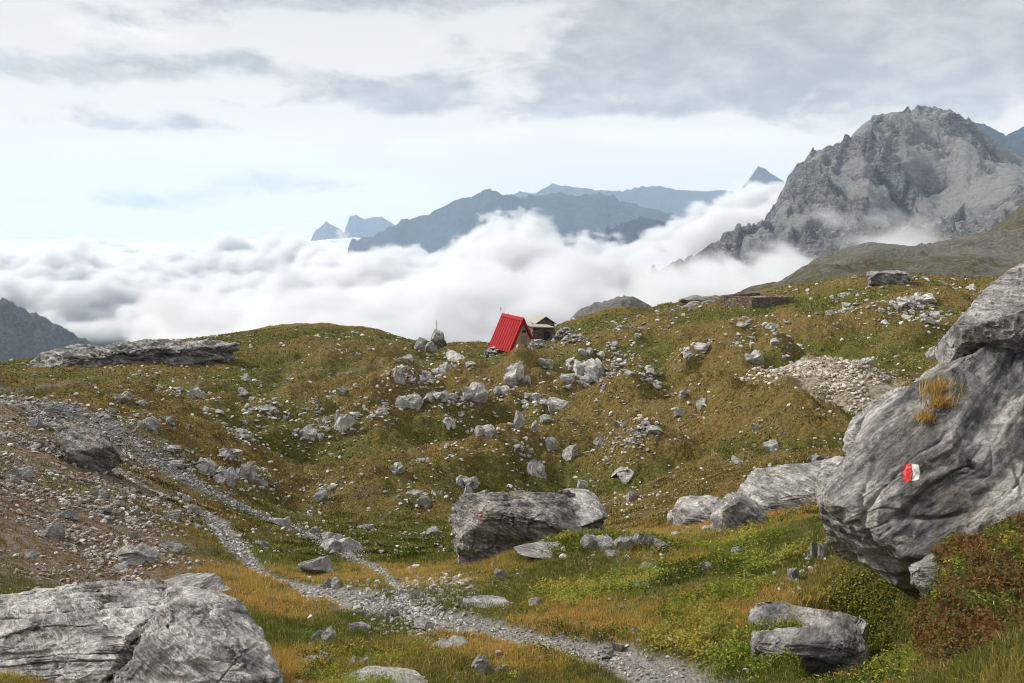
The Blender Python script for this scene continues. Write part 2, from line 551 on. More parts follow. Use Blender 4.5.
GZI = GZ.copy(); ROWI = np.arange(len(rows), dtype=float); AZI = np.arange(len(az), dtype=float)


def Hs(x, y):
    """height of the finished ground sheet"""
    x = np.asarray(x, float); y = np.asarray(y, float)
    a, d = polar(x, y)
    ai = np.clip(np.interp(a, az, AZI), 0, len(az) - 1.001); ri = np.clip(np.interp(d, rows, ROWI), 0, len(rows) - 1.001)
    i = ri.astype(int); j = ai.astype(int); fi = ri - i; fj = ai - j
    return (GZI[i, j] * (1 - fi) * (1 - fj) + GZI[i + 1, j] * fi * (1 - fj) + GZI[i, j + 1] * (1 - fi) * fj + GZI[i + 1, j + 1] * fi * fj)


H_ = Hs
# ------------------------------------------------------------------ mountains
def mount_mat(name, c1, c2, scree, grass=None, scl=1.0, grass_z=None, slope=(.55, .8)):
    m, nt = new_mat(name); k = NT(nt); p = k.pos()
    g = nt.nodes.new('ShaderNodeNewGeometry')
    sp = nt.nodes.new('ShaderNodeSeparateXYZ'); k.L.new(g.outputs['Normal'], sp.inputs[0])
    a = k.noise(p, .010 * scl, 8, .68); b = k.noise(p, .05 * scl, 6, .7)
    vs = k.scalev(p, (.03 * scl, .03 * scl, .12 * scl)); st = k.noise(vs, 1.0, 6, .7, .5)
    f = k.ss(k.math('ADD', k.math('MULTIPLY', a, .4), k.math('ADD', k.math('MULTIPLY', b, .3), k.math('MULTIPLY', st, .3))), .40, .60)
    col = k.mix(f, c1, c2)
    sl = k.math('ADD', sp.outputs[2], k.math('MULTIPLY', k.math('SUBTRACT', a, .5), .35))
    sf = k.math('MAXIMUM', k.ss(sl, slope[0], slope[1]), k.attr('scree'))
    sc2 = k.mix(k.ss(b, .3, .7), tuple(q * .8 for q in scree), scree)
    col = k.mix(k.math('MULTIPLY', sf, .85), col, sc2)
    if grass:
        gf = k.math('MULTIPLY', k.attr('grass'), k.ss(k.math('ADD', b, k.math('MULTIPLY', a, .5)), .55, .85))
        col = k.mix(gf, col, k.mix(k.ss(st, .4, .6), grass, (.13, .095, .045)))
    cr_ = k.noise(p, .16 * scl, 5, .75, .4)
    col = k.mix(k.math('SUBTRACT', .5, k.math('MULTIPLY', k.attr('scree'), .42)), col, k.mix(k.ss(cr_, .38, .60), (.22, .22, .22), (.82, .82, .80)), 'OVERLAY')
    nrm = k.bump(k.math('ADD', b, k.math('ADD', k.math('MULTIPLY', a, 2.0), k.math('ADD', st, k.math('MULTIPLY', cr_, .5)))), 1.0, 22 / scl)
    k.out_pbr(col, .95, nrm, .1)
    return m


# great grey mountain on the right
MR = []
def mc(*r):
    for u, v, d in r: MR.append((u, v, d))
mc((700, 256, 1900), (735, 232, 1980), (757, 226, 2030), (775, 205, 2080), (792, 172, 2130), (812, 153, 2180), (830, 147, 2220), (850, 137, 2260), (872, 118, 2320), (900, 112, 2380), (925, 107, 2420),
   (950, 112, 2460), (968, 120, 2500), (985, 133, 2540), (1000, 146, 2560), (1018, 156, 2580), (1060, 185, 2600), (1150, 215, 2600), (1300, 240, 2600))
mc((700, 330, 1300), (740, 300, 1350), (780, 292, 1300), (780, 262, 1600), (820, 268, 1450), (820, 222, 1780), (860, 262, 1400), (860, 210, 1850), (900, 240, 1600), (900, 195, 1950), (940, 235, 1650), (940, 180, 2080),
   (980, 220, 1700), (985, 185, 2100), (1024, 215, 1650), (1030, 190, 1950), (1100, 225, 1500), (1100, 200, 2000), (1250, 250, 1500))
mc((660, 345, 1500), (660, 330, 1950), (650, 380, 2500), (700, 330, 2300), (760, 300, 2500), (800, 250, 2650), (860, 210, 2850), (925, 190, 3000), (1000, 205, 3100), (1100, 250, 3100), (1250, 270, 3100))
mc((700, 360, 1000), (780, 330, 1000), (860, 310, 1000), (940, 300, 1000), (1024, 290, 1000), (1200, 300, 1000))
zM = rbf_px(MR, 1e-4)
a_ = np.linspace(az_of(640), az_of(1330), 620); d_ = np.exp(np.linspace(math.log(1000), math.log(3200), 560))
A2, D2 = np.meshgrid(a_, d_); X2 = D2 * np.sin(A2); Y2 = D2 * np.cos(A2)
Z2 = zM(A2 * KA, np.log(D2))
amp = sstep(1150, 1900, D2) * (1 - .55 * sstep(az_of(955), az_of(1050), A2) * (1 - sstep(2250, 2450, D2)))
wx = 60 * fbm(X2 * .004, Y2 * .004, X2 * 0, 3)
rg = ridged((A2 * 2300 + .45 * D2 + wx) * .0052 + 3, (D2 - wx) * .0034, X2 * 0 + .5, 6, .52) - 1.0
rg3 = ridged((A2 * 2300 + .55 * D2 - wx) * .021, (D2 + wx) * .012, X2 * 0 + 5, 5, .6) - .95
rg2 = ridged(X2 * .017, Y2 * .017, Z2 * .012, 4, .6) - .9
scm = np.zeros_like(A2)
for (u, d, su, sd_) in [(962, 2180, 16, 170), (985, 2020, 24, 170), (1008, 2150, 16, 120), (950, 2000, 18, 120), (930, 1880, 14, 110), (880, 1800, 12, 90)]:
    scm = np.maximum(scm, np.exp(-(((A2 - az_of(u, 200)) * F / su) ** 2 + ((D2 - d) / sd_) ** 2)))
scm = np.maximum(scm, .50 * sstep(-.58, -.85, rg) * sstep(1500, 1800, D2))
scm = sstep(.30, .62, scm + .22 * fbm(X2 * .012, Y2 * .012, X2 * 0, 4))
Dc_ = np.interp(A2, [az_of(r[0], r[1]) for r in MR[:19]], [r[2] for r in MR[:19]])
Z2 = Z2 + amp * (1 - .35 * np.exp(-((D2 - Dc_) / 130) ** 2)) * (1 - .85 * scm) * (60 * np.clip(rg,-1,.3) + 15 * np.clip(rg3,-1,.3) + 10 * np.clip(rg2,-1,.35) + 5 * fbm(X2 * .05, Y2 * .05, X2 * 0, 3)) + amp * 12
def fit_crest(A, D, Z, ua, ta, wgt, win):
    """lift or lower the land so that its ridge line keeps the measured elevation"""
    mt_ = (Z / D).max(0); kk = np.ones(win) / win
    ms = np.convolve(np.pad(mt_, win // 2, mode='edge'), kk, 'valid')[:len(mt_)]
    tg = np.interp(A[0], ua, ta)
    return Z + ((tg - ms)[None] * D) * wgt
cu_ = [r for r in MR[:19]]
Z2 = fit_crest(A2, D2, Z2, [az_of(r[0], r[1]) for r in cu_], [float(ray(r[0], r[1])[1]) + .0015 for r in cu_], sstep(1300, 2100, D2), 15)
Z2 -= 30 * sstep(1300, 1000, D2)
gm = sstep(1750, 1350, D2 + 250 * fbm(X2 * .003, Y2 * .003, X2 * 0, 3)) * sstep(az_of(760), az_of(840), A2)
V2 = np.stack([X2, Y2, Z2], -1).reshape(-1, 3)
mountain = link('mountain', mesh_np('mountain', V2, grid_faces(*A2.shape), True, dict(scree=scm, grass=gm)), mount_mat('grey_mountain_rock', (.075, .078, .084), (.29, .29, .288), (.40, .395, .38), (.07, .085, .035), slope=(.80, .95)))
mountain['kind'] = 'structure'

# nearer grassy shoulder below the mountain
MS = [(560, 345, 300), (575, 322, 330), (600, 312, 350), (620, 308, 360), (640, 309, 360), (660, 325, 380), (560, 360, 420), (600, 345, 440), (650, 345, 460),
      (690, 312, 420), (720, 303, 440), (760, 292, 480), (800, 272, 540), (830, 258, 600), (850, 252, 640), (875, 250, 680), (905, 250, 720), (950, 246, 760), (1000, 225, 820), (1024, 205, 860), (1100, 190, 900), (1300, 190, 950),
      (690, 340, 300), (760, 318, 320), (820, 300, 330), (870, 292, 340), (940, 292, 340), (1010, 290, 330), (1150, 290, 320), (1300, 290, 320),
      (850, 275, 480), (900, 272, 500), (950, 272, 520), (1010, 262, 560), (1100, 250, 600), (1300, 250, 600),
      (690, 345, 700), (760, 330, 800), (850, 290, 950), (900, 285, 1000), (1000, 270, 1200), (1024, 240, 1300), (1100, 225, 1300), (1300, 240, 1300), (560, 420, 800), (540, 380, 300)]
zS = rbf_px(MS, 1e-4)
a_ = np.linspace(az_of(545), az_of(1330), 520); d_ = np.exp(np.linspace(math.log(240), math.log(1250), 330))
A3, D3 = np.meshgrid(a_, d_); X3 = D3 * np.sin(A3); Y3 = D3 * np.cos(A3)
Z3 = zS(A3 * KA, np.log(D3))
rk = (1 - sstep(az_of(670, 300), az_of(720, 300), A3))
fm = fbm(X3 * .012, Y3 * .012, X3 * 0, 5)
rr = ridged(X3 * .03, Y3 * .03, X3 * 0 + 4, 5)
Z3 = Z3 + fm * 8 + rk * np.clip(rr - .9,-1,.25) * 7 + (1 - rk) * np.clip(ridged(X3 * .011, Y3 * .009, X3 * 0 + 4, 6, .6) - .9, -1, .3) * 6
Z3 -= 25 * sstep(300, 240, D3)
scs = np.clip(rk + sstep(.0, .25, fbm(X3 * .008 + 4, Y3 * .004, X3 * 0, 4) + .15 * sstep(az_of(900), az_of(1000), A3)), 0, 1)
V3 = np.stack([X3, Y3, Z3], -1).reshape(-1, 3)
hill = link('hill', mesh_np('hill', V3, grid_faces(*A3.shape), True, dict(scree=scs * .7, grass=(1 - rk) * (.5 + .5 * sstep(-.12, .12, fbm(X3 * .006, Y3 * .006, X3 * 0 + 2, 4))))),
            mount_mat('stony_meadow_hill', (.13, .13, .12), (.30, .295, .28), (.33, .32, .30), (.105, .115, .045), scl=3.0, slope=(.985, 1.05)))
hill['kind'] = 'structure'


def far_range(name, crest, d, depth, base=-900, namp=120, nscale=.0012, seed=0., nr=110, nc=420, mat=None, dspread=0.):
    """a mountain chain whose crest passes through the given directions"""
    cu = np.array([c[0] for c in crest], float)
    aa = np.array([float(ray(c[0], c[1])[0]) for c in crest]); tt = np.array([float(ray(c[0], c[1])[1]) for c in crest])
    a = np.linspace(aa[0] - .01, aa[-1] + .01, nc); s = np.linspace(-1, 1, nr)
    A, S = np.meshgrid(a, s)
    dd = d + dspread * np.interp(A, aa, np.linspace(-1, 1, len(aa)))
    Dm = dd + S * depth
    X = Dm * np.sin(A); Y = Dm * np.cos(A)
    zc = np.interp(A, aa, tt) * dd
    prof = (1 - np.abs(S)) ** 1.15
    edge = sstep(0, .02, A - a[0]) * sstep(0, .02, a[-1] - A)
    q = np.clip(ridged(X * nscale + seed, Y * nscale, X * 0 + seed, 6, .52) - 1.05, -1, .5)
    Z = base + (zc - base) * prof * edge
    Z = Z + q * namp * np.clip(1.15 - prof, .10, 1) ** .8 * 2.1
    Z += fbm(X * nscale * 9, Y * nscale * 9, X * 0, 4) * namp * .14
    Z = fit_crest(A, Dm, Z, aa, tt, prof * edge, 13)
    o = link(name, mesh_np(name, np.stack([X, Y, Z], -1).reshape(-1, 3), grid_faces(nr, nc), True, dict(scree=np.zeros(A.size), grass=np.zeros(A.size))), mat)
    o['kind'] = 'structure'
    return o


fm_ = mount_mat('haze_tinted_far_rock', (.012, .026, .045), (.035, .055, .08), (.05, .068, .085), scl=.25, slope=(.9, 1.0))  # dark rock colours tinted blue to paint in extra distance haze
lm_ = mount_mat('left_mountain_rock', (.06, .066, .075), (.15, .15, .15), (.17, .17, .165), scl=.8, slope=(.8, 1.0))
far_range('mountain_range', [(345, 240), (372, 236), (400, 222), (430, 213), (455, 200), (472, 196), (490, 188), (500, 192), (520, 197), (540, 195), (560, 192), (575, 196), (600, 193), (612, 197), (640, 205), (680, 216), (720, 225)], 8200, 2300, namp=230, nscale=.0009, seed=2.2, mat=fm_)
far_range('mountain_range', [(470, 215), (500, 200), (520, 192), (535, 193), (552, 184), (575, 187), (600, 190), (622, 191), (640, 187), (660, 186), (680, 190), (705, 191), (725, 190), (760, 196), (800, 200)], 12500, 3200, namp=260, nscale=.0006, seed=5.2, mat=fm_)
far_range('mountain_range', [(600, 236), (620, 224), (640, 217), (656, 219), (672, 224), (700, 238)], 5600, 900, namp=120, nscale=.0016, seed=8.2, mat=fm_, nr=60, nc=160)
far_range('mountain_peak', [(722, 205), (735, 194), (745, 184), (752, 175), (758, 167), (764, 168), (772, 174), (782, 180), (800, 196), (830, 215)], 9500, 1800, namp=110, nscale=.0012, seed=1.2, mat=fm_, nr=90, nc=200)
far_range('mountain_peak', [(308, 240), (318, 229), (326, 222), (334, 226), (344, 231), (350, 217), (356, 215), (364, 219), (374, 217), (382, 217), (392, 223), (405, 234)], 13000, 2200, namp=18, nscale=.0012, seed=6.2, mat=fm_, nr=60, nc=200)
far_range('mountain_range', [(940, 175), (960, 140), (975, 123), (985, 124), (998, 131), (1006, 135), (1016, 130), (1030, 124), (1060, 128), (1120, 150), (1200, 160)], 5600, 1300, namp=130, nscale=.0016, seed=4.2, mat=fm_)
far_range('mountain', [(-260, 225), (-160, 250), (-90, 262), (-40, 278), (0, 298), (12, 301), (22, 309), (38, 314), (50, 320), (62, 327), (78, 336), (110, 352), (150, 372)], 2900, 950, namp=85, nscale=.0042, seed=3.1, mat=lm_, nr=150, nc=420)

# ------------------------------------------------------------------ sea of clouds: density grids evaluated from vertex data
def cloud_volume(name, x0, x1, y0, y1, z0, z1, step, dens_fn, density, label):
    nx = int((x1 - x0) / step[0]) + 1; ny = int((y1 - y0) / step[1]) + 1; nz = int((z1 - z0) / step[2]) + 1
    xs = np.linspace(x0, x1, nx, dtype=np.float32); ys = np.linspace(y0, y1, ny, dtype=np.float32); zs = np.linspace(z0, z1, nz, dtype=np.float32)
    D = dens_fn(xs, ys, zs).astype(np.float32)       # (nz,ny,nx)
    me = bpy.data.meshes.new(name); me.vertices.add(D.size)
    at = me.attributes.new('dens', 'FLOAT', 'POINT'); at.data.foreach_set('value', np.ascontiguousarray(D).ravel())
    o = bpy.data.objects.new(name, me); COL.objects.link(o)
    ng = bpy.data.node_groups.new(name, 'GeometryNodeTree')
    ng.interface.new_socket('Geometry', in_out='INPUT', socket_type='NodeSocketGeometry')
    ng.interface.new_socket('Geometry', in_out='OUTPUT', socket_type='NodeSocketGeometry')
    N = ng.nodes; L = ng.links
    gi = N.new('NodeGroupInput'); go = N.new('NodeGroupOutput')
    vc = N.new('GeometryNodeVolumeCube')
    vc.inputs['Min'].default_value = (x0, y0, z0); vc.inputs['Max'].default_value = (x1, y1, z1)
    vc.inputs['Resolution X'].default_value = nx; vc.inputs['Resolution Y'].default_value = ny; vc.inputs['Resolution Z'].default_value = nz
    ps = N.new('GeometryNodeInputPosition'); sp = N.new('ShaderNodeSeparateXYZ'); L.new(ps.outputs[0], sp.inputs[0])

    def mt(op, a, b):
        n = N.new('ShaderNodeMath'); n.operation = op
        for i, q in enumerate((a, b)):
            if isinstance(q, bpy.types.NodeSocket): L.new(q, n.inputs[i])
            else: n.inputs[i].default_value = q
        return n.outputs[0]
    ii = mt('ROUND', mt('DIVIDE', mt('SUBTRACT', sp.outputs[0], x0), (x1 - x0) / (nx - 1)), 0)
    jj = mt('ROUND', mt('DIVIDE', mt('SUBTRACT', sp.outputs[1], y0), (y1 - y0) / (ny - 1)), 0)
    kk = mt('ROUND', mt('DIVIDE', mt('SUBTRACT', sp.outputs[2], z0), (z1 - z0) / (nz - 1)), 0)
    # two samplings keep the float index exact: row index and column index as integers
    def it(op, a, b):
        n = N.new('FunctionNodeIntegerMath'); n.operation = op
        for i, q in enumerate((a, b)):
            if isinstance(q, bpy.types.NodeSocket): L.new(q, n.inputs[i])
            else: n.inputs[i].default_value = q
        return n.outputs[0]
    idx = it('ADD', ii, it('MULTIPLY', it('ADD', jj, it('MULTIPLY', kk, ny)), nx))
    si = N.new('GeometryNodeSampleIndex'); si.data_type = 'FLOAT'; si.domain = 'POINT'; si.clamp = True
    na = N.new('GeometryNodeInputNamedAttribute'); na.data_type = 'FLOAT'; na.inputs['Name'].default_value = 'dens'
    L.new(gi.outputs[0], si.inputs['Geometry']); L.new(na.outputs[0], si.inputs['Value']); L.new(idx, si.inputs['Index'])
    L.new(si.outputs[0], vc.inputs['Density'])
    m, nt = new_mat(name); k = NT(nt)
    pv = nt.nodes.new('ShaderNodeVolumePrincipled'); pv.inputs['Color'].default_value = (.91, .92, .94, 1)
    pv.inputs['Density'].default_value = density; pv.inputs['Anisotropy'].default_value = .15
    ou = nt.nodes.new('ShaderNodeOutputMaterial'); k.L.new(pv.outputs[0], ou.inputs['Volume'])
    m.cycles.volume_step_rate = 1.0
    sm = N.new('GeometryNodeSetMaterial'); sm.inputs['Material'].default_value = m
    L.new(vc.outputs[0], sm.inputs[0]); L.new(sm.outputs[0], go.inputs[0])
    me.materials.append(m)
    md = o.modifiers.new('grid', 'NODES'); md.node_group = ng
    o['kind'] = 'stuff'
    if label: o['label'] = label
    print('cloud grid', name, nx, ny, nz, D.size, 'fill', float((D > 0).mean()))
    return o


CT = [(-200, 355, 900), (0, 352, 900), (200, 356, 900), (400, 360, 900), (600, 360, 900), (700, 370, 900), (800, 370, 900),
      (-150, 410, 1500), (0, 405, 1500), (100, 365, 1500), (190, 360, 1500), (300, 318, 1500), (450, 305, 1500), (600, 305, 1500), (680, 340, 1500), (760, 360, 1300),
      (-150, 400, 2300), (0, 392, 2300), (90, 345, 2300), (200, 328, 2300), (300, 285, 2300), (450, 262, 2300), (560, 262, 2300), (650, 280, 2200), (720, 350, 1900), (790, 350, 1700),
      (-150, 290, 3200), (0, 285, 3200), (150, 284, 3200), (220, 296, 3200), (300, 268, 3200), (400, 262, 3200), (470, 244, 3200), (520, 212, 3200), (560, 248, 3200), (600, 258, 3100), (650, 252, 3000), (700, 240, 2900), (740, 222, 2800), (775, 205, 2800), (800, 195, 2900),
      (-150, 262, 4500), (0, 261, 4500), (130, 257, 4500), (200, 250, 4500), (280, 240, 4500), (350, 250, 4500), (400, 258, 4500), (450, 252, 4500), (520, 232, 4500), (560, 252, 4500), (600, 248, 4500), (650, 250, 4500), (700, 208, 4500), (750, 193, 4300), (800, 190, 4300)]
zC = rbf_px(CT, 1e-3)


def sea_density(xs, ys, zs):
    Y, X = np.meshgrid(ys, xs, indexing='ij')
    a, d = polar(X, Y)
    ac = np.clip(a, az_of(-200), az_of(830)); dc = np.clip(d, 900, 4700)
    T = zC(ac * KA, np.log(dc))
    # billows
    bl = -20 + np.abs(perlin(X / 420, Y / 420, X * 0 + 3)) * 150 + np.abs(perlin(X / 190 + 5, Y / 190, X * 0)) * 85 - 65
    T = T + bl * sstep(900, 2200, d)
    T = T - 190 * (1 - sstep(az_of(60), az_of(170), a)) * (1 - sstep(2800, 3500, d))
    T = T - 260 * sstep(4700, 5400, d) - 200 * sstep(1050, 800, d)
    out = np.empty((len(zs), len(ys), len(xs)), np.float32)
    for i, z in enumerate(zs):
        Zc = X * 0 + z
        n = fbm(X / 300, Y / 300, Zc / 230, 5, .6) * 125
        s = (T + n - z)
        D = np.clip(s / 26, 0, 1)
        D = D * D * (3 - 2 * D)
        D *= np.clip((z - zs[0] + 1) / 30, 0, 1)
        out[i] = D
    out[:, :2] = 0; out[:, -2:] = 0; out[:, :, :2] = 0; out[:, :, -2:] = 0
    return out


if True:
    cloud_volume('cloud_sea', -2700, 2300, 850, 5200, -380, 260, (14, 16, 9), sea_density, .026, 'white sea of clouds filling the valley')


def wisps(xs, ys, zs):
    Y, X = np.meshgrid(ys, xs, indexing='ij')
    out = np.empty((len(zs), len(ys), len(xs)), np.float32)
    bl = []
    for (u, v, d, rx, rz, w_) in [(775, 268, 1150, 70, 24, .6), (735, 285, 1100, 90, 30, .9), (796, 250, 1250, 45, 20, .45), (700, 305, 1000, 90, 30, 1.0), (868, 232, 1500, 55, 40, .30), (845, 214, 1500, 60, 24, .24), (893, 248, 1300, 55, 28, .34),
                             (915, 262, 900, 45, 26, 1.0), (935, 277, 850, 55, 16, 1.1), (900, 277, 820, 30, 16, .9), (960, 282, 850, 50, 12, .8), (930, 235, 1100, 50, 24, .3)]:
        bl.append((*pt(u, v, d), rx, rz, w_))
    for i, z in enumerate(zs):
        g = np.zeros_like(X)
        for (bx, by, bz, rx, rz, w_) in bl:
            g = g + w_ * np.exp(-(((X - bx) / rx) ** 2 + ((Y - by) / (rx * 1.5)) ** 2 + ((z - bz) / rz) ** 2))
        n = fbm(X / 70 + z / 90., Y / 100, X * 0 + z / 50., 5, .62)
        out[i] = np.clip(g * (1 + 4.2 * n) - .22, 0, 1)
    out[0] = 0; out[-1] = 0; out[:, 0] = 0; out[:, -1] = 0; out[:, :, 0] = 0; out[:, :, -1] = 0
    return out


if True:
    cloud_volume('mist', 120, 900, 700, 1750, -190, 120, (5.5, 9, 5), wisps, .022, 'thin white mist drifting across the foot of the grey mountain')

# far deck of the cloud sea, out to the horizon
a_ = np.linspace(R(-60), R(60), 500); d_ = np.exp(np.linspace(math.log(4600), math.log(16000), 300))
A4, D4 = np.meshgrid(a_, d_); X4 = D4 * np.sin(A4); Y4 = D4 * np.cos(A4)
Z4 = -190 - 290 * sstep(13000, 5500, D4) + 110 * ridged(X4 / 2600, Y4 / 2600, X4 * 0, 5, .55) * (.45 + .55 * sstep(16000, 8000, D4)) - 110
Z4 = Z4 + 170 * sstep(9000, 4700, D4) * 1.0
m, nt = new_mat('far_cloud_tops'); k = NT(nt)
k.out_pbr((.72, .735, .76), 1.0, k.bump(k.noise(k.pos(), .0012, 6, .6), .6, 300), 0)
deck = link('cloud_deck', mesh_np('cloud_deck', np.stack([X4, Y4, Z4], -1).reshape(-1, 3), grid_faces(*A4.shape), True), m)
deck['kind'] = 'stuff'; deck['label'] = 'flat far layer of white cloud reaching to the horizon'

# ------------------------------------------------------------------ haze: the air itself
def box_mesh(x0, x1, y0, y1, z0, z1):
    v = np.array([(x, y, z) for z in (z0, z1) for y in (y0, y1) for x in (x0, x1)], float)
    f = np.array([(0, 2, 3, 1), (4, 5, 7, 6), (0, 1, 5, 4), (2, 6, 7, 3), (0, 4, 6, 2), (1, 3, 7, 5)])
    return mesh_np('haze', v, f, False)


if True:
    hz = link('haze', box_mesh(-16600, 16600, -16600, 16600, -950, 900)); hz['kind'] = 'stuff'; hz['label'] = 'pale blue haze over the far mountains'
    m, nt = new_mat('haze'); k = NT(nt)
    pv = nt.nodes.new('ShaderNodeVolumePrincipled'); pv.inputs['Color'].default_value = (.60, .77, .98, 1)
    pv.inputs['Density'].default_value = 6.2e-5; pv.inputs['Anisotropy'].default_value = 0
    ou = nt.nodes.new('ShaderNodeOutputMaterial'); k.L.new(pv.outputs[0], ou.inputs['Volume'])
    hz.data.materials.append(m)
# ------------------------------------------------------------------ rocks
MAT_ROCK = rock_mat('weathered_grey_rock', (.48, .465, .44), (.15, .148, .145), (.27, .21, .15), scale=1.4, warm_amt=.3)
MAT_SLAB = rock_mat('smooth_limestone', (.31, .30, .285), (.055, .057, .06), (.25, .21, .17), scale=.9, warm_amt=.3, dark_amt=.3, bstr=.40, rot=(15, 42, 10))
MAT_PALE = rock_mat('pale_foreground_limestone', (.52, .50, .475), (.20, .195, .19), (.30, .26, .22), scale=1.6, warm_amt=.35, dark_amt=.25, rot=(20, -35, 0))
MAT_BROWN = rock_mat('brown_dark_rock', (.36, .345, .32), (.10, .096, .09), (.25, .18, .12), scale=1.5, warm_amt=.6)
MAT_CLIFF = rock_mat('cliff_rock', (.46, .45, .43), (.14, .138, .135), (.25, .21, .17), scale=.35, warm_amt=.3)


def mesh_rock(V, Fc, mat, name, smooth=True):
    return mesh_np(name, V, Fc, smooth)


def hero(name, outline, d, depth, mat, label, cat='boulder', n=90, planes=(), seed=0., yawc=None, group=None, pw=.55, tilt=None, cuts=9, **cr):
    ou = np.array(outline, float)
    if d is None:      # stands on the ground at its foot
        ub, vb = ou[np.argmax(ou[:, 1])]; q = hit([ub], [vb - 2])[0]; d = math.hypot(q[0], q[1]) + depth * .45
    c = ou.mean(0) if yawc is None else np.array(yawc, float)
    C = pt(c[0], c[1], d)
    a0 = math.atan2(C[0], C[1])
    rt = np.array([math.cos(a0), -math.sin(a0), 0]); fw = np.array([math.sin(a0), math.cos(a0), 0]); up = np.array([0, 0, 1.])
    # outline points lie on the vertical plane through C facing the valley
    P = []
    for u, v in ou:
        a, t = ray(u, v)
        dd = d / math.cos(a - a0)
        q = np.array([dd * math.sin(a), dd * math.cos(a), dd * t]) - C
        P.append((q @ rt, q[2]))
    P = np.array(P); ph = np.arctan2(P[:, 1], P[:, 0]); rr = np.hypot(P[:, 0], P[:, 1])
    o = np.argsort(ph); ph = ph[o]; rr = rr[o]
    phx = np.concatenate([ph - 2 * math.pi, ph, ph + 2 * math.pi]); rx = np.tile(rr, 3)
    S, Fc = cube_sphere(n)
    fi = np.arctan2(S[:, 2], S[:, 0]); rho = np.hypot(S[:, 0], S[:, 2])
    Rf = np.interp(fi, phx, rx)
    rp = rho ** pw; bp = np.sign(S[:, 1]) * np.abs(S[:, 1]) ** .75
    L = np.stack([Rf * rp * np.cos(fi), depth * bp, Rf * rp * np.sin(fi)], 1)
    size = float(np.mean(rr))
    ext = np.array([np.abs(P[:, 0]).mean() * 1.25, depth, np.abs(P[:, 1]).mean() * 1.25])
    L = planes_cut(L, [(nn, off * size) for nn, off in planes])
    r_ = np.random.default_rng(int(seed * 100)); L0 = L
    pls = []
    for _ in range(cuts):
        nn = r_.normal(size=3) * (1, .8, 1); nn[1] = -abs(nn[1]) if r_.random() < .75 else nn[1]; nn /= np.linalg.norm(nn)
        pls.append((nn, r_.uniform(.72, .98) * float(np.sqrt(((ext * nn) ** 2).sum()))))
    for _ in range(2): L = planes_cut(L, pls)
    L = crumple(L, Fc, size, seed=seed, **cr)
    # compare the finished lump's apparent extent with the measured one, correct its width, height and place
    tu = (ou[:, 0].min(), ou[:, 0].max()); tv = (ou[:, 1].min(), ou[:, 1].max())
    for _ in range(6):
        Wd = L[:, :1] * rt + L[:, 1:2] * fw + L[:, 2:] * up + C
        X_ = Wd[:, 0]; D_ = Wd[:, 1] * CP - Wd[:, 2] * SP; Y_ = Wd[:, 1] * SP + Wd[:, 2] * CP
        U_ = W / 2 + F * X_ / D_; V_ = H / 2 - F * Y_ / D_
        kx = (tu[1] - tu[0]) / (U_.max() - U_.min()); kz = (tv[1] - tv[0]) / (V_.max() - V_.min())
        L[:, 0] *= kx; L[:, 2] *= .5 + .5 * kz
        C = C + rt * ((tu[0] + tu[1]) / 2 - (U_.max() + U_.min()) / 2) * d / F * .8 - up * ((tv[0] + tv[1]) / 2 - (V_.max() + V_.min()) / 2) * d / F * .8
    Wd = L[:, :1] * rt + L[:, 1:2] * fw + L[:, 2:] * up
    zb = Wd[:, 2].min()
    Wd[:, 2] -= zb
    me = mesh_rock(Wd, Fc, mat, name)
    ob = link(name, me, mat, loc=Vector(C + np.array([0, 0, zb])))
    tag(ob, label, cat, group)
    return ob


def bvh_of(o):
    me = o.data
    n = len(me.vertices); v = np.empty(n * 3, np.float32); me.vertices.foreach_get('co', v)
    v = v.reshape(-1, 3) + np.array(o.location)
    f = np.empty(len(me.loops), np.int32); me.loops.foreach_get('vertex_index', f)
    return BVHTree.FromPolygons([tuple(q) for q in v.tolist()], f.reshape(-1, 4).tolist())


def cast(b, u, v):
    a, t = ray(u, v)
    dr = Vector((math.sin(a), math.cos(a), t)).normalized()
    return b.ray_cast(Vector((0, 0, 0)), dr)


big = hero('boulder', [(868, 404), (885, 396), (908, 386), (928, 370), (950, 360), (985, 342), (1024, 325), (1100, 290), (1190, 300), (1215, 430), (1195, 530), (1100, 560), (1024, 545), (985, 556),
                       (950, 568), (925, 585), (900, 612), (876, 612), (850, 596), (834, 580), (824, 550), (819, 512), (830, 472), (850, 440)], 8.3, 1.9, MAT_SLAB,
           'giant grey boulder with a red and white painted trail mark on its face', n=230, yawc=(985, 470), pw=.40, seed=1.3, cuts=0,
           planes=[((-.42, -.62, .62), .70), ((.25, -.60, .72), .62), ((-.45, -.55, -.72), .74), ((.1, -.55, -.85), .58), ((-.15, -.95, .2), .72), ((-.9, -.2, .35), 1.0), ((0, -1, .05), .95)],
           strata=(-.65, -.25, .75), a_big=.045, a_str=.020, a_fine=.007, crack=.028, ks=1.2)
slab = hero('rock_slab', [(934, 352), (938, 344), (955, 330), (975, 308), (990, 292), (1010, 276), (1030, 262), (1100, 235), (1180, 260), (1190, 330), (1100, 350), (1024, 356), (1000, 368), (985, 376),
                          (965, 382), (945, 370)], 8.7, 1.3, rock_mat('pitted_slab', (.40, .39, .38), (.11, .105, .10), (.27, .21, .16), scale=2.2, warm_amt=.3, dark_amt=.7),
            'upper tilted grey slab lying on top of the giant boulder', 'rock', n=150, yawc=(1040, 305), seed=4.4, pw=.34, cuts=2,
            planes=[((-.35, -.6, .72), .40), ((0, -1, -.2), .62), ((.1, -.6, -.8), .6)], strata=(.7, -.2, .8), a_big=.035, a_str=.018, a_fine=.010, crack=.03)
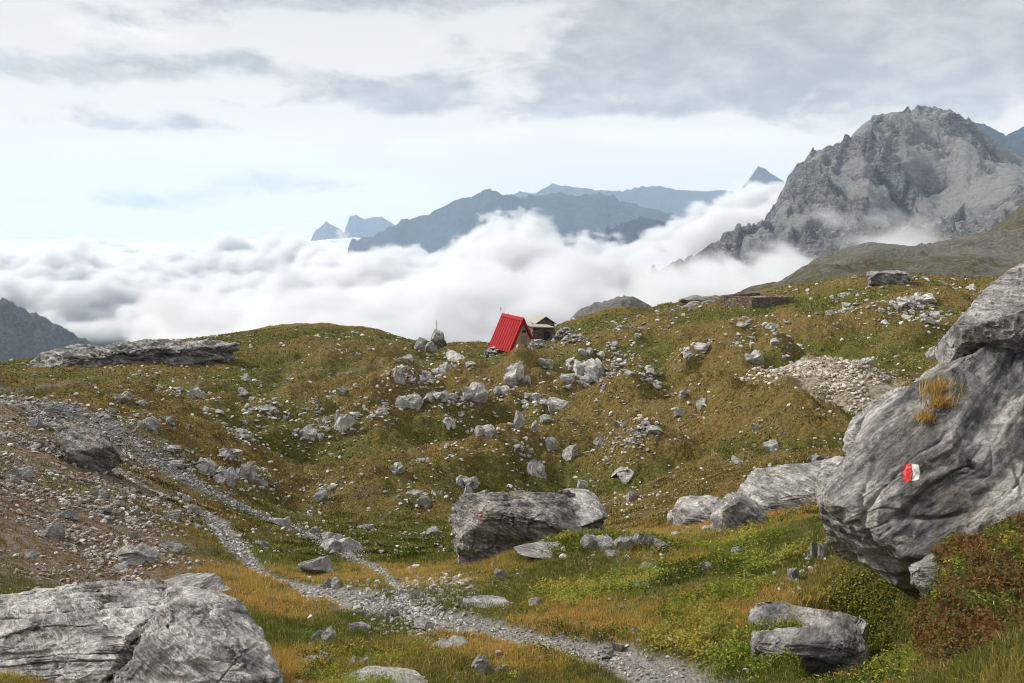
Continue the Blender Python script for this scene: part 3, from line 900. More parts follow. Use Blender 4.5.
ledge = hero('rock_slab', [(842, 470), (850, 440), (862, 412), (872, 402), (890, 392), (912, 386), (932, 388), (945, 400), (935, 430), (910, 460), (880, 490), (850, 500)], 9.6, .9, MAT_ROCK,
             'pale sloping ledge behind the left shoulder of the giant boulder', 'rock', n=110, seed=7.7, planes=[((-.3, -.5, .8), .55)], a_str=.03, crack=.03)
low_l = hero('boulder', [(-170, 640), (-100, 612), (-20, 607), (0, 604), (20, 596), (55, 593), (90, 603), (130, 610), (170, 632), (190, 680), (170, 740), (60, 780), (-120, 760)], 6.2, 1.0, MAT_PALE,
             'cracked light grey boulder at the lower left corner', n=190, seed=2.2, pw=.5, planes=[((-.1, -.62, .78), .50), ((.3, -.2, .9), .62), ((-.4, -.5, .7), .62)],
             strata=(.3, .8, .6), a_big=.10, a_str=.030, a_fine=.010, crack=.05, ks=1.3)
low_r = hero('boulder', [(95, 625), (130, 605), (160, 595), (200, 589), (225, 596), (250, 605), (268, 615), (279, 628), (284, 655), (284, 720), (250, 790), (150, 800), (90, 720)], 5.7, 1.0, MAT_PALE,
             'big light grey boulder with a dark crack across it, beside the grass at lower left', n=200, seed=5.9, pw=.5,
             planes=[((.1, -.62, .78), .60), ((.75, -.2, .6), .72), ((-.3, -.3, .9), .70), ((.5, -.85, .2), .80)], strata=(.5, .2, .9), a_big=.09, a_str=.024, a_fine=.009, crack=.055)
mid_b = hero('boulder', [(448, 507), (455, 500), (480, 500), (505, 500), (530, 496), (550, 494), (565, 490), (588, 493), (602, 505), (607, 520), (596, 528), (565, 540), (530, 548), (508, 556), (496, 575), (482, 585),
                         (470, 576), (461, 548), (452, 524)], 12.3, .75, MAT_BROWN, 'large dark brown boulder with a pale flat top standing in the meadow', n=170, yawc=(515, 525), seed=3.1, pw=.45,
             planes=[((-.35, -.9, -.1), .50), ((.3, -1, .0), .62), ((.15, -.25, 1), .52)], strata=(.1, .1, 1), a_big=.07, a_str=.035, a_fine=.012, crack=.045)
mid_s = hero('rock_slab', [(556, 493), (575, 489), (592, 494), (604, 508), (608, 520), (595, 527), (570, 527), (550, 522), (545, 505)], 12.9, .7, MAT_PALE,
             'smooth pale rock behind the right end of the dark brown boulder', 'rock', n=70, seed=8.1, planes=[((.1, -.5, .85), .55)], a_big=.08, a_str=.02, crack=.02)
left_b = hero('boulder', [(48, 446), (58, 433), (68, 424), (82, 423), (98, 430), (112, 442), (122, 455), (125, 468), (120, 478), (110, 483), (92, 477), (72, 468), (54, 458)], 18.0, .9, MAT_BROWN,
              'dark brown boulder with pale layered top above the left trail', n=110, seed=6.6, pw=.5, planes=[((.2, -.9, -.25), .55), ((.1, -.3, .9), .55)], strata=(.5, .1, .9), a_big=.07, a_str=.05, a_fine=.014, crack=.04)



def box_rock(u, vb, w, h, dep, seed, mat, label, n=70, sink=.35, yaw=0, tilt=(0, 0), name='rock_slab', bev=.42, slope=0., **cr):
    P = hit([u], [vb])[0]; d = math.hypot(P[0], P[1]); a0 = math.atan2(P[0], P[1])
    S, Fc = cube_sphere(n); V_ = np.sign(S) * np.abs(S) ** bev; r_ = np.random.default_rng(seed)
    V_ /= np.abs(V_).max(0)
    V_[:, 2] += V_[:, 0] * slope * (V_[:, 2] > 0)
    pl = []
    for j in range(9):
        nn = r_.normal(size=3); nn /= np.linalg.norm(nn); pl.append((nn, r_.uniform(.86, 1.25)))
    for _ in range(2): V_ = planes_cut(V_, pl)
    hx, hy, hz = w / 2 * d / F, dep / 2, h / (1 - sink) / 2 * d / F
    V_ = V_ * (hx, hy, hz)
    V_ = crumple(V_, Fc, (hx + hz) / 2, seed=seed * .7, **cr)
    me = mesh_np(name, V_, Fc, True)
    fw = np.array([math.sin(a0), math.cos(a0)]); xy = P[:2] + fw * hy * .8
    z = min(float(Hs(xy[0], xy[1])), P[2] + .2)
    o = link(name, me, mat, loc=Vector((xy[0], xy[1], z + hz * (1 - 2 * sink))))
    o.rotation_euler = (tilt[0], tilt[1], -a0 + yaw)
    return tag(o, label, 'rock')


CR = dict(a_big=.08, a_str=.045, a_fine=.012, crack=.05)
box_rock(808, 640, 116, 17, .5, 41, MAT_SLAB, 'flat grey slab behind its twin among the green leaves below the giant boulder', tilt=(.05, .03), **CR)
box_rock(808, 674, 112, 38, .34, 45, MAT_SLAB, 'grey blocky slab lying in front of its twin among the green leaves below the giant boulder', n=90, tilt=(.05, -.07), yaw=.12, **CR)
box_rock(795, 508, 116, 30, 1.6, 43, MAT_ROCK, 'long pale slab reaching the left edge of the giant boulder', n=90, tilt=(.1, -.10), slope=.35, **CR)
box_rock(850, 505, 60, 34, 1.4, 49, MAT_ROCK, 'dark grey block between the long pale slab and the giant boulder', tilt=(.1, -.10), **CR)
box_rock(738, 529, 54, 32, .8, 44, MAT_ROCK, 'grey wedge shaped rock in front of the long pale slab', tilt=(.1, .2), yaw=.3, slope=-.3, **CR)
box_rock(698, 524, 50, 22, .9, 46, MAT_PALE, 'pale cracked slab left of the grey wedge shaped rock', tilt=(.1, -.15), yaw=-.2, **CR)
box_rock(678, 520, 22, 9, .5, 47, MAT_PALE, 'low pale flake at the left end of the slabs beside the orange grass', n=30, **CR)

# the long cliff-like outcrop on the left skyline and its lower ledge
hero('rock_outcrop', [(12, 378), (35, 362), (58, 350), (75, 345), (100, 346), (130, 342), (165, 342), (198, 338), (225, 342), (242, 350), (232, 362), (205, 373), (180, 371), (150, 374), (125, 368), (95, 374), (60, 384), (30, 386)],
     84, 7.0, MAT_CLIFF, 'long dark grey rock outcrop along the left skyline', 'rock outcrop', n=150, yawc=(130, 358), seed=14.3, pw=.5,
     planes=[((.1, -.9, -.1), .42), ((-.3, -.8, .3), .50)], strata=(.35, .1, 1), a_big=.10, a_str=.05, a_fine=.03, crack=.07, ks=1.6)
hero('rock_outcrop', [(8, 388), (20, 380), (40, 376), (60, 376), (76, 380), (70, 387), (50, 391), (25, 392)], 76, 2.5, MAT_CLIFF, 'low pale ledge of rock under the left end of the long outcrop', 'rock outcrop', n=70, seed=15.3, a_str=.07, a_fine=.03, crack=.05)
hero('boulder', [(866, 279), (874, 272), (884, 271), (895, 270), (906, 273), (912, 279), (909, 286), (890, 288), (872, 286)], 103, 2.4, MAT_CLIFF, 'flat topped grey boulder crowning the hill at the upper right', n=60, seed=16.3,
     planes=[((0, -.9, -.2), .5), ((0, -.1, 1), .5)], a_str=.05, crack=.06)
hero('boulder', [(414, 349), (416, 341), (420, 337), (425, 338), (428, 345), (426, 351), (419, 351)], 96, .9, MAT_CLIFF, 'rounded grey boulder on the crest, leftmost of the three at the wooden post', n=40, seed=17.3, a_big=.08)
hero('boulder', [(425, 351), (427, 343), (431, 341), (435, 345), (437, 352), (431, 354)], 94, .8, MAT_CLIFF, 'light grey boulder on the crest, between the rounded one and the pointed one', n=40, seed=18.3, a_big=.08)
cairn = hero('pointed_rock', [(430, 340), (433, 333), (437, 329), (440, 333), (444, 341), (447, 347), (440, 349), (433, 347)], 98, .8, MAT_CLIFF, 'pointed brown rock with a thin post standing behind it on the crest', 'rock', n=40, seed=19.3, a_big=.06)
hero('rock_outcrop', [(676, 309), (686, 305), (700, 302), (715, 300), (722, 303), (712, 308), (695, 312), (680, 313)], 112, 2.0, MAT_CLIFF, 'long flat slab roofing a dark hollow left of the stone enclosure', 'rock outcrop', n=60, yawc=(699, 306), seed=20.3, a_big=.04, a_str=.03, crack=.02)
hero('rock_outcrop', [(678, 303), (690, 297), (705, 295), (720, 297), (722, 301), (705, 303), (690, 306)], 116, 2.0, MAT_BROWN, 'dark overhanging rock above the long flat slab', 'rock outcrop', n=60, seed=21.3, a_big=.05, a_str=.03, crack=.02)
hero('rock_outcrop', [(600, 338), (615, 332), (635, 328), (655, 325), (657, 329), (640, 334), (620, 340), (603, 343)], 88, 1.2, MAT_CLIFF, 'narrow ridge of grey stone slanting below the overhang', 'rock outcrop', n=60, yawc=(630, 333), seed=22.3, a_str=.06, crack=.05)

# --- painted mark on the giant boulder: brush strokes laid on the rock face
PB = bvh_of(big)
paint = {}
for nm, colr in (('red', (.55, .015, .02)), ('white', (.72, .71, .70))):
    m, nt = new_mat(nm + '_paint'); k = NT(nt); p = k.obj()
    wear = k.ss(k.noise(p, 38, 6, .75), .50, .58)
    k.out_pbr(k.mix(k.math('MULTIPLY', wear, .7), colr, (.28, .27, .26)), .7, k.bump(k.noise(p, 60, 4, .7), .3, .01), .3)
    paint[nm] = m


def decal(b, parent, name, poly, mat, off=.004, n=26):
    """closed thin sheet of paint following the rock, bounded by a pixel polygon"""
    poly = np.array(poly, float); x0, y0 = poly.min(0); x1, y1 = poly.max(0)
    us = np.linspace(x0, x1, n); vs = np.linspace(y0, y1, n)

    def inside(x, y):
        c = False
        for i in range(len(poly)):
            ax, ay = poly[i]; bx, by = poly[i - 1]
            if (ay > y) != (by > y) and x < (bx - ax) * (y - ay) / (by - ay) + ax: c = not c
        return c
    idx = {}; V = []; Fc = []
    for i in range(n):
        for j in range(n):
            jx = .35 * math.sin(i * 3.1 + j * 1.7); 
            h = cast(b, us[j], vs[i])
            if h[0] is not None:
                idx[i, j] = len(V); q = h[0] + h[1] * (off if h[1].dot(h[0]) < 0 else -off); V.append(tuple(q))
    for i in range(n - 1):
        for j in range(n - 1):
            if inside((us[j] + us[j + 1]) / 2 + .4 * math.sin(i * 2.3), (vs[i] + vs[i + 1]) / 2 + .4 * math.sin(j * 1.9)):
                c = [(i, j), (i, j + 1), (i + 1, j + 1), (i + 1, j)]
                if all(q in idx for q in c): Fc.append([idx[q] for q in c])
    if not Fc: return None
    V = np.array(V) - np.array(parent.location)
    used = np.unique(np.array(Fc)); rm = -np.ones(len(V), int); rm[used] = np.arange(len(used))
    me = mesh_np(name, V[used], rm[np.array(Fc)], True)
    o = link(name, me, mat, parent=parent)
    return o


decal(PB, big, 'painted_stripe', [(904, 465), (911, 463.5), (912.5, 473), (911.5, 481), (904, 482), (902.5, 474)], paint['red'])['label'] = 'red half of the painted mark'
decal(PB, big, 'painted_stripe', [(911.8, 464), (918.5, 464.5), (920, 472), (919, 480), (912, 481), (913, 473)], paint['white'])['label'] = 'white half of the painted mark'
MB_ = bvh_of(mid_b)
pm, nt = new_mat('faded_red_paint'); k = NT(nt)
k.out_pbr(k.mix(k.ss(k.noise(k.obj(), 12, 5, .7), .40, .60), (.30, .06, .05), (.2, .18, .17)), .8)
fd = decal(MB_, mid_b, 'painted_stripe', [(478, 512), (486, 510), (487, 514), (480, 520), (477, 518)], pm)
if fd: fd['label'] = 'faded red paint smear'

# --- prototypes shared by the loose rocks
PROTO = []


def block_proto(seed, n, ncut=13, lo=.38, hi=.78):
    r_ = np.random.default_rng(seed); S, Fc = cube_sphere(n); V_ = S * (1.15, 1.15, 1.0)
    pl = []
    for j in range(ncut):
        nn = r_.normal(size=3); nn /= np.linalg.norm(nn); pl.append((nn, r_.uniform(lo, hi)))
    for _ in range(2): tn = np.array([r_.normal() * .35, r_.normal() * .35, 1.]); pl.append((tn / np.linalg.norm(tn), r_.uniform(.30, .5)))
    for _ in range(3): V_ = planes_cut(V_, pl)
    V_ = crumple(V_, Fc, 1.0, seed=seed * .37, a_big=.045, a_str=.035, a_fine=.016, crack=.05, strata=r_.normal(size=3) * (.5, .5, 1))
    lo_, hi_ = V_.min(0), V_.max(0)
    return (V_ - (lo_ + hi_) / 2) / ((hi_ - lo_) / 2), Fc


for i in range(16):
    if i < 9: V_, Fc = block_proto(100 + i, 18)
    else:      # fractured crag: several wedged blocks
        r_ = np.random.default_rng(200 + i); Vs = []; Fs = []; off = 0
        for j in range(r_.integers(4, 8)):
            Vb, Fb = block_proto(300 + i * 10 + j, 9, 9)
            Rm_ = np.array(Vector((0, 0, 1)).rotation_difference(Vector(r_.normal(size=3) * (.5, .5, 0) + (0, 0, 1))).to_matrix())
            Vb = (Vb * (r_.uniform(.35, .75), r_.uniform(.35, .65), r_.uniform(.5, .9))) @ Rm_.T + (r_.uniform(-.75, .75), r_.uniform(-.5, .5), r_.uniform(-.45, .0))
            Vs.append(Vb); Fs.append(Fb + off); off += len(Vb)
        V_ = np.concatenate(Vs); Fc = np.concatenate(Fs); lo_, hi_ = V_.min(0), V_.max(0); V_ = (V_ - (lo_ + hi_) / 2) / ((hi_ - lo_) / 2)
    V_ = V_ * (1, 1, 1)
    PROTO.append((mesh_np('rock', V_, Fc, False), V_, Fc))
MATS4 = [rock_mat('field_rock_pale', (.68, .66, .63), (.28, .275, .265), (.33, .28, .22), scale=1.2, warm_amt=.3, dark_amt=.35),
         rock_mat('field_rock_grey', (.54, .525, .50), (.18, .176, .17), (.26, .21, .17), scale=1.2, warm_amt=.3),
         rock_mat('field_rock_dark', (.22, .21, .20), (.07, .066, .06), (.20, .15, .11), scale=1.2, warm_amt=.5)]
PM = {}
for i, (me, a, b) in enumerate(PROTO):
    for j, mt_ in enumerate(MATS4):
        mm = me if j == 0 else me.copy(); mm.materials.append(mt_); PM[i, j] = mm
placed = []


def put_rock(u, vb, w, h, label, shade=1, cat='rock', name='rock', group=None, sink=.44, tilt=.2, dep=None):
    """u = middle, vb = foot of the rock in the photograph, w x h its apparent size"""
    P = hit([u], [vb])[0]; d = math.hypot(P[0], P[1])
    w *= 1.1; h *= .86; sx_ = w / 2 * d / F; sz_ = h / (1 - sink) / 2 * d / F
    sy_ = (dep if dep else .8) * sx_
    sy_ = min(sy_, sz_ * 3.2)
    o = bpy.data.objects.new(name, PM[(random.randrange(9, 16) if (w > 13 and (group is None) and random.random() < .6) or any(t_ in label for t_ in ('jagged', 'pile', 'stack', 'jumble', 'crumbled', 'cluster')) else random.randrange(9)), shade]); COL.objects.link(o)
    o.scale = (sx_, sy_, sz_)
    a = math.atan2(P[0], P[1])
    r = sx_ / (math.pi) * 1.2
    q = P * (1 + sy_ * .6 / d)
    z = float(H_(np.array([q[0]]), np.array([q[1]]))[0])
    o.location = (q[0], q[1], min(z, P[2] + .3 * sz_) + sz_ * (1 - 2 * sink))
    o.rotation_euler = (random.uniform(-.2, .2) * tilt * 3, random.uniform(-1, 1) * tilt, -a + random.choice((0, math.pi)) + random.uniform(-.35, .35))
    tag(o, label, cat, group)
    placed.append((q[0], q[1], sx_))
    return o
ROCKS = [
    (149, 430, 18, 13, 0, 'round pale rock beside the upper grey gravel gully'),
    (123, 402, 14, 9, 0, 'white rock below the faint upper path at left'),
    (195, 398, 17, 10, 1, 'medium grey rock in the green hollow under the long outcrop'),
    (168, 423, 13, 7, 0, 'small light rock right of the upper gravel gully'),
    (246, 380, 7, 7, 0, 'small white block beside the faint upper path'),
    (342, 396, 10, 9, 0, 'white knob-like rock on the slope left of the hut'),
    (344, 430, 21, 15, 0, 'bright white wedge of rock alone on the left slope'),
    (311, 434, 14, 10, 1, 'low grey rock on the crest of the middle mound'),
    (320, 500, 16, 13, 0, 'split white rock on the brown slope at centre left'),
    (281, 526, 22, 10, 2, 'dark low rock at the lower edge of the gravel gully'),
    (314, 533, 12, 8, 1, 'small grey rock just above the dark slab by the gully'),
    (399, 382, 11, 15, 0, 'upright white oval rock on the grassy slope left of the hut'),
    (445, 374, 18, 14, 0, 'stack of white broken stone below the crest gap'),
    (457, 361, 22, 12, 1, 'grey slab in the gap of the crest left of the hut'),
    (409, 408, 26, 17, 1, 'jumbled grey rock pile at the centre of the slope'),
    (437, 402, 24, 11, 1, 'flat grey rock just right of the jumbled pile'),
    (474, 401, 27, 20, 1, 'big square grey rock halfway up to the hut'),
    (449, 427, 15, 9, 1, 'low grey stone under the flat grey rock'),
    (485, 436, 20, 13, 1, 'grey rock with a pale front in the central hollow'),
    (519, 384, 30, 22, 1, 'jagged grey crag just below the hut'),
    (502, 396, 16, 10, 0, 'white slab at the foot of the jagged crag'),
    (546, 370, 15, 12, 1, 'grey rock in the grass below the stone sheds'),
    (589, 378, 30, 20, 1, 'jagged grey outcrop right of the hut on the near crest'),
    (568, 384, 14, 10, 0, 'pale slab at the left foot of the near-crest outcrop'),
    (558, 411, 22, 15, 1, 'sloping grey rock on the rusty mound right of centre'),
    (519, 427, 15, 20, 1, 'upright grey standing rock on the green slope'),
    (534, 431, 9, 13, 0, 'small white upright rock right of the standing one'),
    (548, 449, 18, 12, 1, 'tilted grey rock left of the red-marked rock'),
    (569, 461, 20, 18, 1, 'rock with a small red paint patch on top'),
    (536, 476, 20, 18, 0, 'pale leaning rock in the middle of the brown slope'),
    (584, 491, 15, 13, 1, 'rounded grey block on the slope above the dark boulder'),
    (632, 501, 12, 13, 0, "round white rock right of the slope's foot"),
    (601, 445, 15, 8, 1, 'low flat rock right of the red-marked rock'),
    (397, 473, 15, 13, 1, 'grey block at the lower left of the slope'),
    (466, 488, 24, 14, 0, 'pile of white flakes in the middle of the lower slope'),
    (423, 507, 13, 14, 1, 'grey upright block left above the dark boulder'),
    (627, 480, 30, 11, 0, 'long cracked white slab on the lower slope'),
    (308, 438, 20, 9, 1, 'low grey rock at the left rim of the hollow'),
    (702, 353, 16, 9, 1, 'square boxy grey rock on the hillside right of the hut'),
    (687, 357, 14, 6, 1, 'flat stone touching the square boxy rock'),
    (685, 397, 12, 8, 2, 'dark stone above the green hollow'),
    (701, 408, 10, 11, 0, 'white rock below the dark stone above the green hollow'),
    (754, 364, 17, 13, 2, 'dark brown crumbled rock on the right hillside'),
    (654, 434, 16, 7, 0, 'flat pale stone on the right part of the slope'),
    (620, 427, 14, 7, 0, 'low pale stone right of the rusty mound'),
    (756, 431, 10, 7, 1, 'lone grey stone on the smooth right slope'),
    (771, 450, 15, 9, 0, 'white splintered rock on the smooth right slope'),
    (819, 462, 14, 9, 1, 'grey stone at the left shoulder of the giant boulder'),
    (843, 298, 10, 5, 0, 'white flat rock left of the hilltop boulder'),
    (908, 308, 20, 10, 1, 'grey jumble right below the hilltop boulder'),
    (925, 303, 18, 8, 1, 'second grey jumble to the right below the hilltop boulder'),
    (865, 365, 15, 7, 1, 'low grey rock above the pale scree patch'),
    (805, 364, 20, 5, 0, 'thin pale ledge at the upper edge of the scree patch'),
    (773, 330, 14, 6, 1, 'small ledge below the stone enclosure'),
    (742, 328, 12, 6, 0, 'white stone below the left end of the stone enclosure'),
    (971, 290, 8, 6, 2, 'small dark rock on the ridge by the tilted slab'),
    (934, 358, 14, 9, 2, 'dark rock at the left tip of the tilted slab'),
    (224, 483, 26, 18, 0, 'broad white slab of the broken group right of the gully'),
    (205, 474, 22, 15, 1, 'grey flake at the left of the broken white slab'),
    (246, 480, 20, 20, 0, 'tall white splinter at the right of the broken white slab'),
    (228, 459, 26, 9, 1, 'grey rear block behind the broken white slab'),
    (316, 573, 33, 18, 1, 'dark grey rounded rock at the right side of the trail'),
    (334, 589, 22, 14, 1, 'tilted grey rock below the rounded one by the trail'),
    (326, 645, 31, 18, 1, 'square grey rock in the grass right of the lower left boulder'),
    (361, 632, 22, 13, 1, 'grey wedge rock beside the stony trail'),
    (315, 665, 34, 10, 1, 'flat grey rock in the grass at the bottom'),
    (360, 669, 22, 15, 2, 'small dark triangular rock in the bottom grass'),
    (481, 674, 22, 21, 0, 'pale pointed rock near the bottom edge of the trail'),
    (386, 690, 90, 16, 0, 'wide pale slab cut by the bottom edge'),
    (450, 650, 36, 9, 1, 'flat slab lying at the near edge of the trail'),
    (433, 535, 20, 9, 0, 'white block on the grass left of the dark brown boulder'),
    (366, 529, 16, 7, 0, 'white flat stone in the dip left of the dark brown boulder'),
    (339, 552, 46, 20, 2, 'dark layered slab under the gully end'),
    (417, 600, 16, 12, 1, 'dark grey stone in the wide stony part of the trail'),
    (423, 630, 22, 12, 1, 'grey stone in the middle of the trail'),
    (388, 618, 22, 12, 1, 'sloped grey stone at the left of the trail'),
    (490, 607, 50, 12, 1, 'long flat slab below the dark brown boulder'),
    (536, 606, 18, 10, 0, 'white round stone on the grass below the dark brown boulder'),
    (500, 580, 11, 14, 1, 'small grey stone against the foot of the dark brown boulder'),
    (597, 550, 34, 17, 1, 'pale grey block right of the dark brown boulder'),
    (623, 549, 19, 14, 1, 'cubic grey block, right neighbour of the pale grey block'),
    (645, 546, 24, 20, 1, 'squarish grey rock, third in the row right of the dark brown boulder'),
    (545, 557, 62, 8, 1, 'long low slab in front of the dark brown boulder'),
    (613, 557, 18, 7, 0, 'small white flake below the row of grey blocks'),
    (635, 636, 12, 10, 0, 'white stone in the leafy grass above the trail end'),
    (618, 652, 12, 13, 1, 'grey upright stone at the trail edge'),
    (606, 659, 18, 10, 0, 'pale flat stone on the lower trail'),
    (644, 545, 14, 8, 1, 'dark grey stone at the foot of the orange grass'),
    (663, 550, 19, 12, 1, 'grey rock among yellow flowers at the orange grass'),
    (706, 570, 14, 10, 0, 'white stone in the middle of the flowery meadow'),
    (738, 556, 16, 10, 0, 'cracked white stone under the grey wedge shaped rock'),
    (812, 558, 12, 22, 0, 'left half of the white split stone beside the giant boulder'),
    (822, 559, 10, 20, 0, 'right half of the white split stone beside the giant boulder'),
    (793, 581, 10, 15, 1, 'narrow grey stone below the white split stone'),
    (648, 568, 12, 6, 0, 'small pale stone in the flowery meadow'),
    (641, 588, 12, 6, 2, 'dark flat stone in the flowery meadow'),
    (500, 672, 14, 9, 1, 'grey stone right of the pale pointed rock'),
    (135, 564, 44, 20, 1, 'sloping grey rock on the left bank above the big boulder'),
    (170, 551, 26, 8, 1, 'flat grey rock on the left bank near the trail'),
    (50, 539, 27, 16, 2, 'dark rock half buried in the left bank'),
    (193, 513, 16, 9, 0, 'pale stone at the left rim of the trail'),
    (262, 547, 13, 10, 1, 'grey stone on the right rim of the trail bend'),
    (185, 592, 74, 13, 0, 'long pale ledge behind the big lower left boulder'),
    (40, 428, 20, 12, 1, 'grey rock above the dark brown boulder at left'),
    (20, 480, 24, 12, 2, 'dark rock on the left bank near the frame edge'),
    (68, 520, 18, 10, 0, 'pale flake on the left bank'),
    (100, 498, 18, 10, 1, 'grey flake on the left bank below the dark brown boulder'),
    (469, 497, 11, 15, 1, 'small upright stone on top of the dark brown boulder'),
    (483, 498, 11, 11, 1, 'rounded stone on top of the dark brown boulder'),
    (519, 497, 11, 8, 1, 'grey stone resting behind the top of the dark brown boulder'),
    (776, 500, 26, 12, 0, 'flat pale slab edging the orange grass'),
]
for (u, vb, w_, h_, sh_, lab) in ROCKS:
    put_rock(u, vb, w_, h_, lab, sh_)
# ------------------------------------------------------------------ small rocks: individuals
POLYZ = [
    # name, u range, v range, how many, size range px, labels, group
    ('slope', (250, 560), (395, 500), 46, (6, 13), 'small weathered rock strewn on the open slope between the trail and the red hut', 'small rocks on the slope below the hut'),
    ('right', (560, 815), (330, 470), 30, (5, 11), 'small weathered rock scattered over the right hillside below the stone enclosure', 'small rocks on the right hillside'),
    ('left', (110, 400), (372, 440), 30, (5, 11), 'small weathered rock on the green ground under the long left outcrop', 'small rocks below the left outcrop'),
    ('bank', (5, 190), (440, 570), 30, (7, 16), 'flaky loose rock lying on the rust coloured left bank', 'loose rocks on the left bank'),
    ('crest', (400, 480), (350, 385), 14, (5, 11), 'small broken rock in the dip of the crest left of the hut', 'broken rocks in the dip of the crest'),
    ('hilltop', (800, 960), (292, 325), 18, (5, 11), 'small broken rock on the hill under the flat topped boulder', 'broken rocks under the hilltop boulder'),
    ('nearhut', (560, 660), (340, 395), 16, (5, 12), 'small broken rock on the near crest right of the hut', 'broken rocks on the crest right of the hut'),
]
zr = np.random.default_rng(31)
for (nm, (u0, u1), (v0, v1), cnt, (s0, s1), lab, grp) in POLYZ:
    k_ = 0; cl = [(zr.uniform(u0, u1), zr.uniform(v0, v1)) for _ in range(max(4, cnt // 4))]
    while k_ < cnt:
        if zr.random() < .75:
            c_ = cl[zr.integers(len(cl))]; u = c_[0] + zr.normal() * 11; v = c_[1] + zr.normal() * 4.5
        else: u = zr.uniform(u0, u1); v = zr.uniform(v0, v1)
        if not (u0 <= u <= u1 and v0 <= v <= v1): continue
        if nm == 'left' and v < 372 + (200 - u) * .04: continue
        w_ = s0 + (s1 - s0) * zr.random() ** 2.2
        put_rock(u, v, w_, w_ * zr.uniform(.35, .75), lab, int(zr.choice([0, 0, 1, 1, 1])), group=grp)
        k_ += 1

# ------------------------------------------------------------------ loose stones nobody could count
SPRO = []
for i in range(14):
    r_ = np.random.default_rng(300 + i)
    out_ = []
    for n_ in (2, 4):
        r2 = np.random.default_rng(300 + i)
        S, Fc = cube_sphere(n_); V_ = S.copy()
        for j in range(8):
            nn = r2.normal(size=3); nn /= np.linalg.norm(nn); V_ = planes_cut(V_, [(nn, r2.uniform(.4, .8))])
        V_ = V_ * (1, r2.uniform(.6, .95), r2.uniform(.35, .75))
        if n_ == 4: V_ = V_ * (1 + .12 * perlin(V_[:, 0] * 3 + i, V_[:, 1] * 3, V_[:, 2] * 3))[:, None]
        out_.append((V_, Fc))
    SPRO.append(out_)


def rotm(yaw, tx, ty):
    c, s = np.cos(yaw), np.sin(yaw); z = np.zeros_like(c); o = np.ones_like(c)
    Rz = np.stack([np.stack([c, -s, z], -1), np.stack([s, c, z], -1), np.stack([z, z, o], -1)], 1)
    c, s = np.cos(tx), np.sin(tx)
    Rx = np.stack([np.stack([o, z, z], -1), np.stack([z, c, -s], -1), np.stack([z, s, c], -1)], 1)
    c, s = np.cos(ty), np.sin(ty)
    Ry = np.stack([np.stack([c, z, s], -1), np.stack([z, o, z], -1), np.stack([-s, z, c], -1)], 1)
    return Rz @ Rx @ Ry


def stone_field(name, x, y, size, mat, label, shade=None, lod=0, sink=.25):
    Vs = []; Fs = []; Sh = []; off = 0
    z = Hs(x, y); pid = rng.integers(0, 14, len(x))
    Rm = rotm(rng.uniform(0, 6.28, len(x)), rng.normal(0, .3, len(x)), rng.normal(0, .3, len(x)))
    sh = rng.random(len(x)) if shade is None else shade
    for p_ in range(14):
        ix = np.where(pid == p_)[0]
        if not len(ix): continue
        V0, F0 = SPRO[p_][lod]
        P = np.einsum('nij,vj->nvi', Rm[ix], V0) * size[ix, None, None]
        P[:, :, 0] += x[ix, None]; P[:, :, 1] += y[ix, None]; P[:, :, 2] += (z[ix] + size[ix] * sink)[:, None]
        n = len(V0)
        Vs.append(P.reshape(-1, 3)); Fs.append((F0[None] + (np.arange(len(ix)) * n)[:, None, None]).reshape(-1, 4) + off)
        Sh.append(np.repeat(sh[ix], n)); off += n * len(ix)
    o = link(name, mesh_np(name, np.concatenate(Vs), np.concatenate(Fs), False, dict(shade=np.concatenate(Sh))), mat)
    tag(o, label, None, None, 'stuff')
    return o


def stone_mat(name, a, b, c_):
    m, nt = new_mat(name); k = NT(nt); p = k.pos()
    s_ = k.attr('shade')
    col = k.mix(k.ss(s_, .1, .6), a, b); col = k.mix(k.ss(s_, .70, .98), col, c_)
    n_ = k.noise(p, 25, 4, .7)
    col = k.mix(.6, col, k.mix(k.ss(n_, .35, .65), (.3, .3, .3), (.75, .74, .72)), 'OVERLAY')
    k.out_pbr(col, .9, k.bump(k.noise(p, 40, 4, .7), .6, .03), .2)
    return m


SM1 = stone_mat('trail_stone', (.16, .155, .15), (.33, .32, .30), (.50, .48, .45))
SM2 = stone_mat('gully_stone', (.10, .10, .10), (.24, .24, .235), (.40, .39, .38))
SM3 = stone_mat('scree_stone', (.26, .22, .17), (.46, .41, .34), (.62, .59, .54))
SM4 = stone_mat('field_stone', (.20, .19, .175), (.38, .37, .35), (.58, .57, .54))
SM5 = stone_mat('bank_stone', (.15, .115, .09), (.30, .27, .24), (.50, .48, .455))


def scatter(n, u0, u1, d0, d1, fn):
    """points spread evenly over the view, kept with probability fn(x,y,a,d)"""
    a = rng.uniform(az_of(u0), az_of(u1), n); d = np.exp(rng.uniform(math.log(d0), math.log(d1), n))
    x = np.sin(a) * d; y = np.cos(a) * d
    kx = rng.random(n) < fn(x, y, a, d)
    return x[kx], y[kx], d[kx]


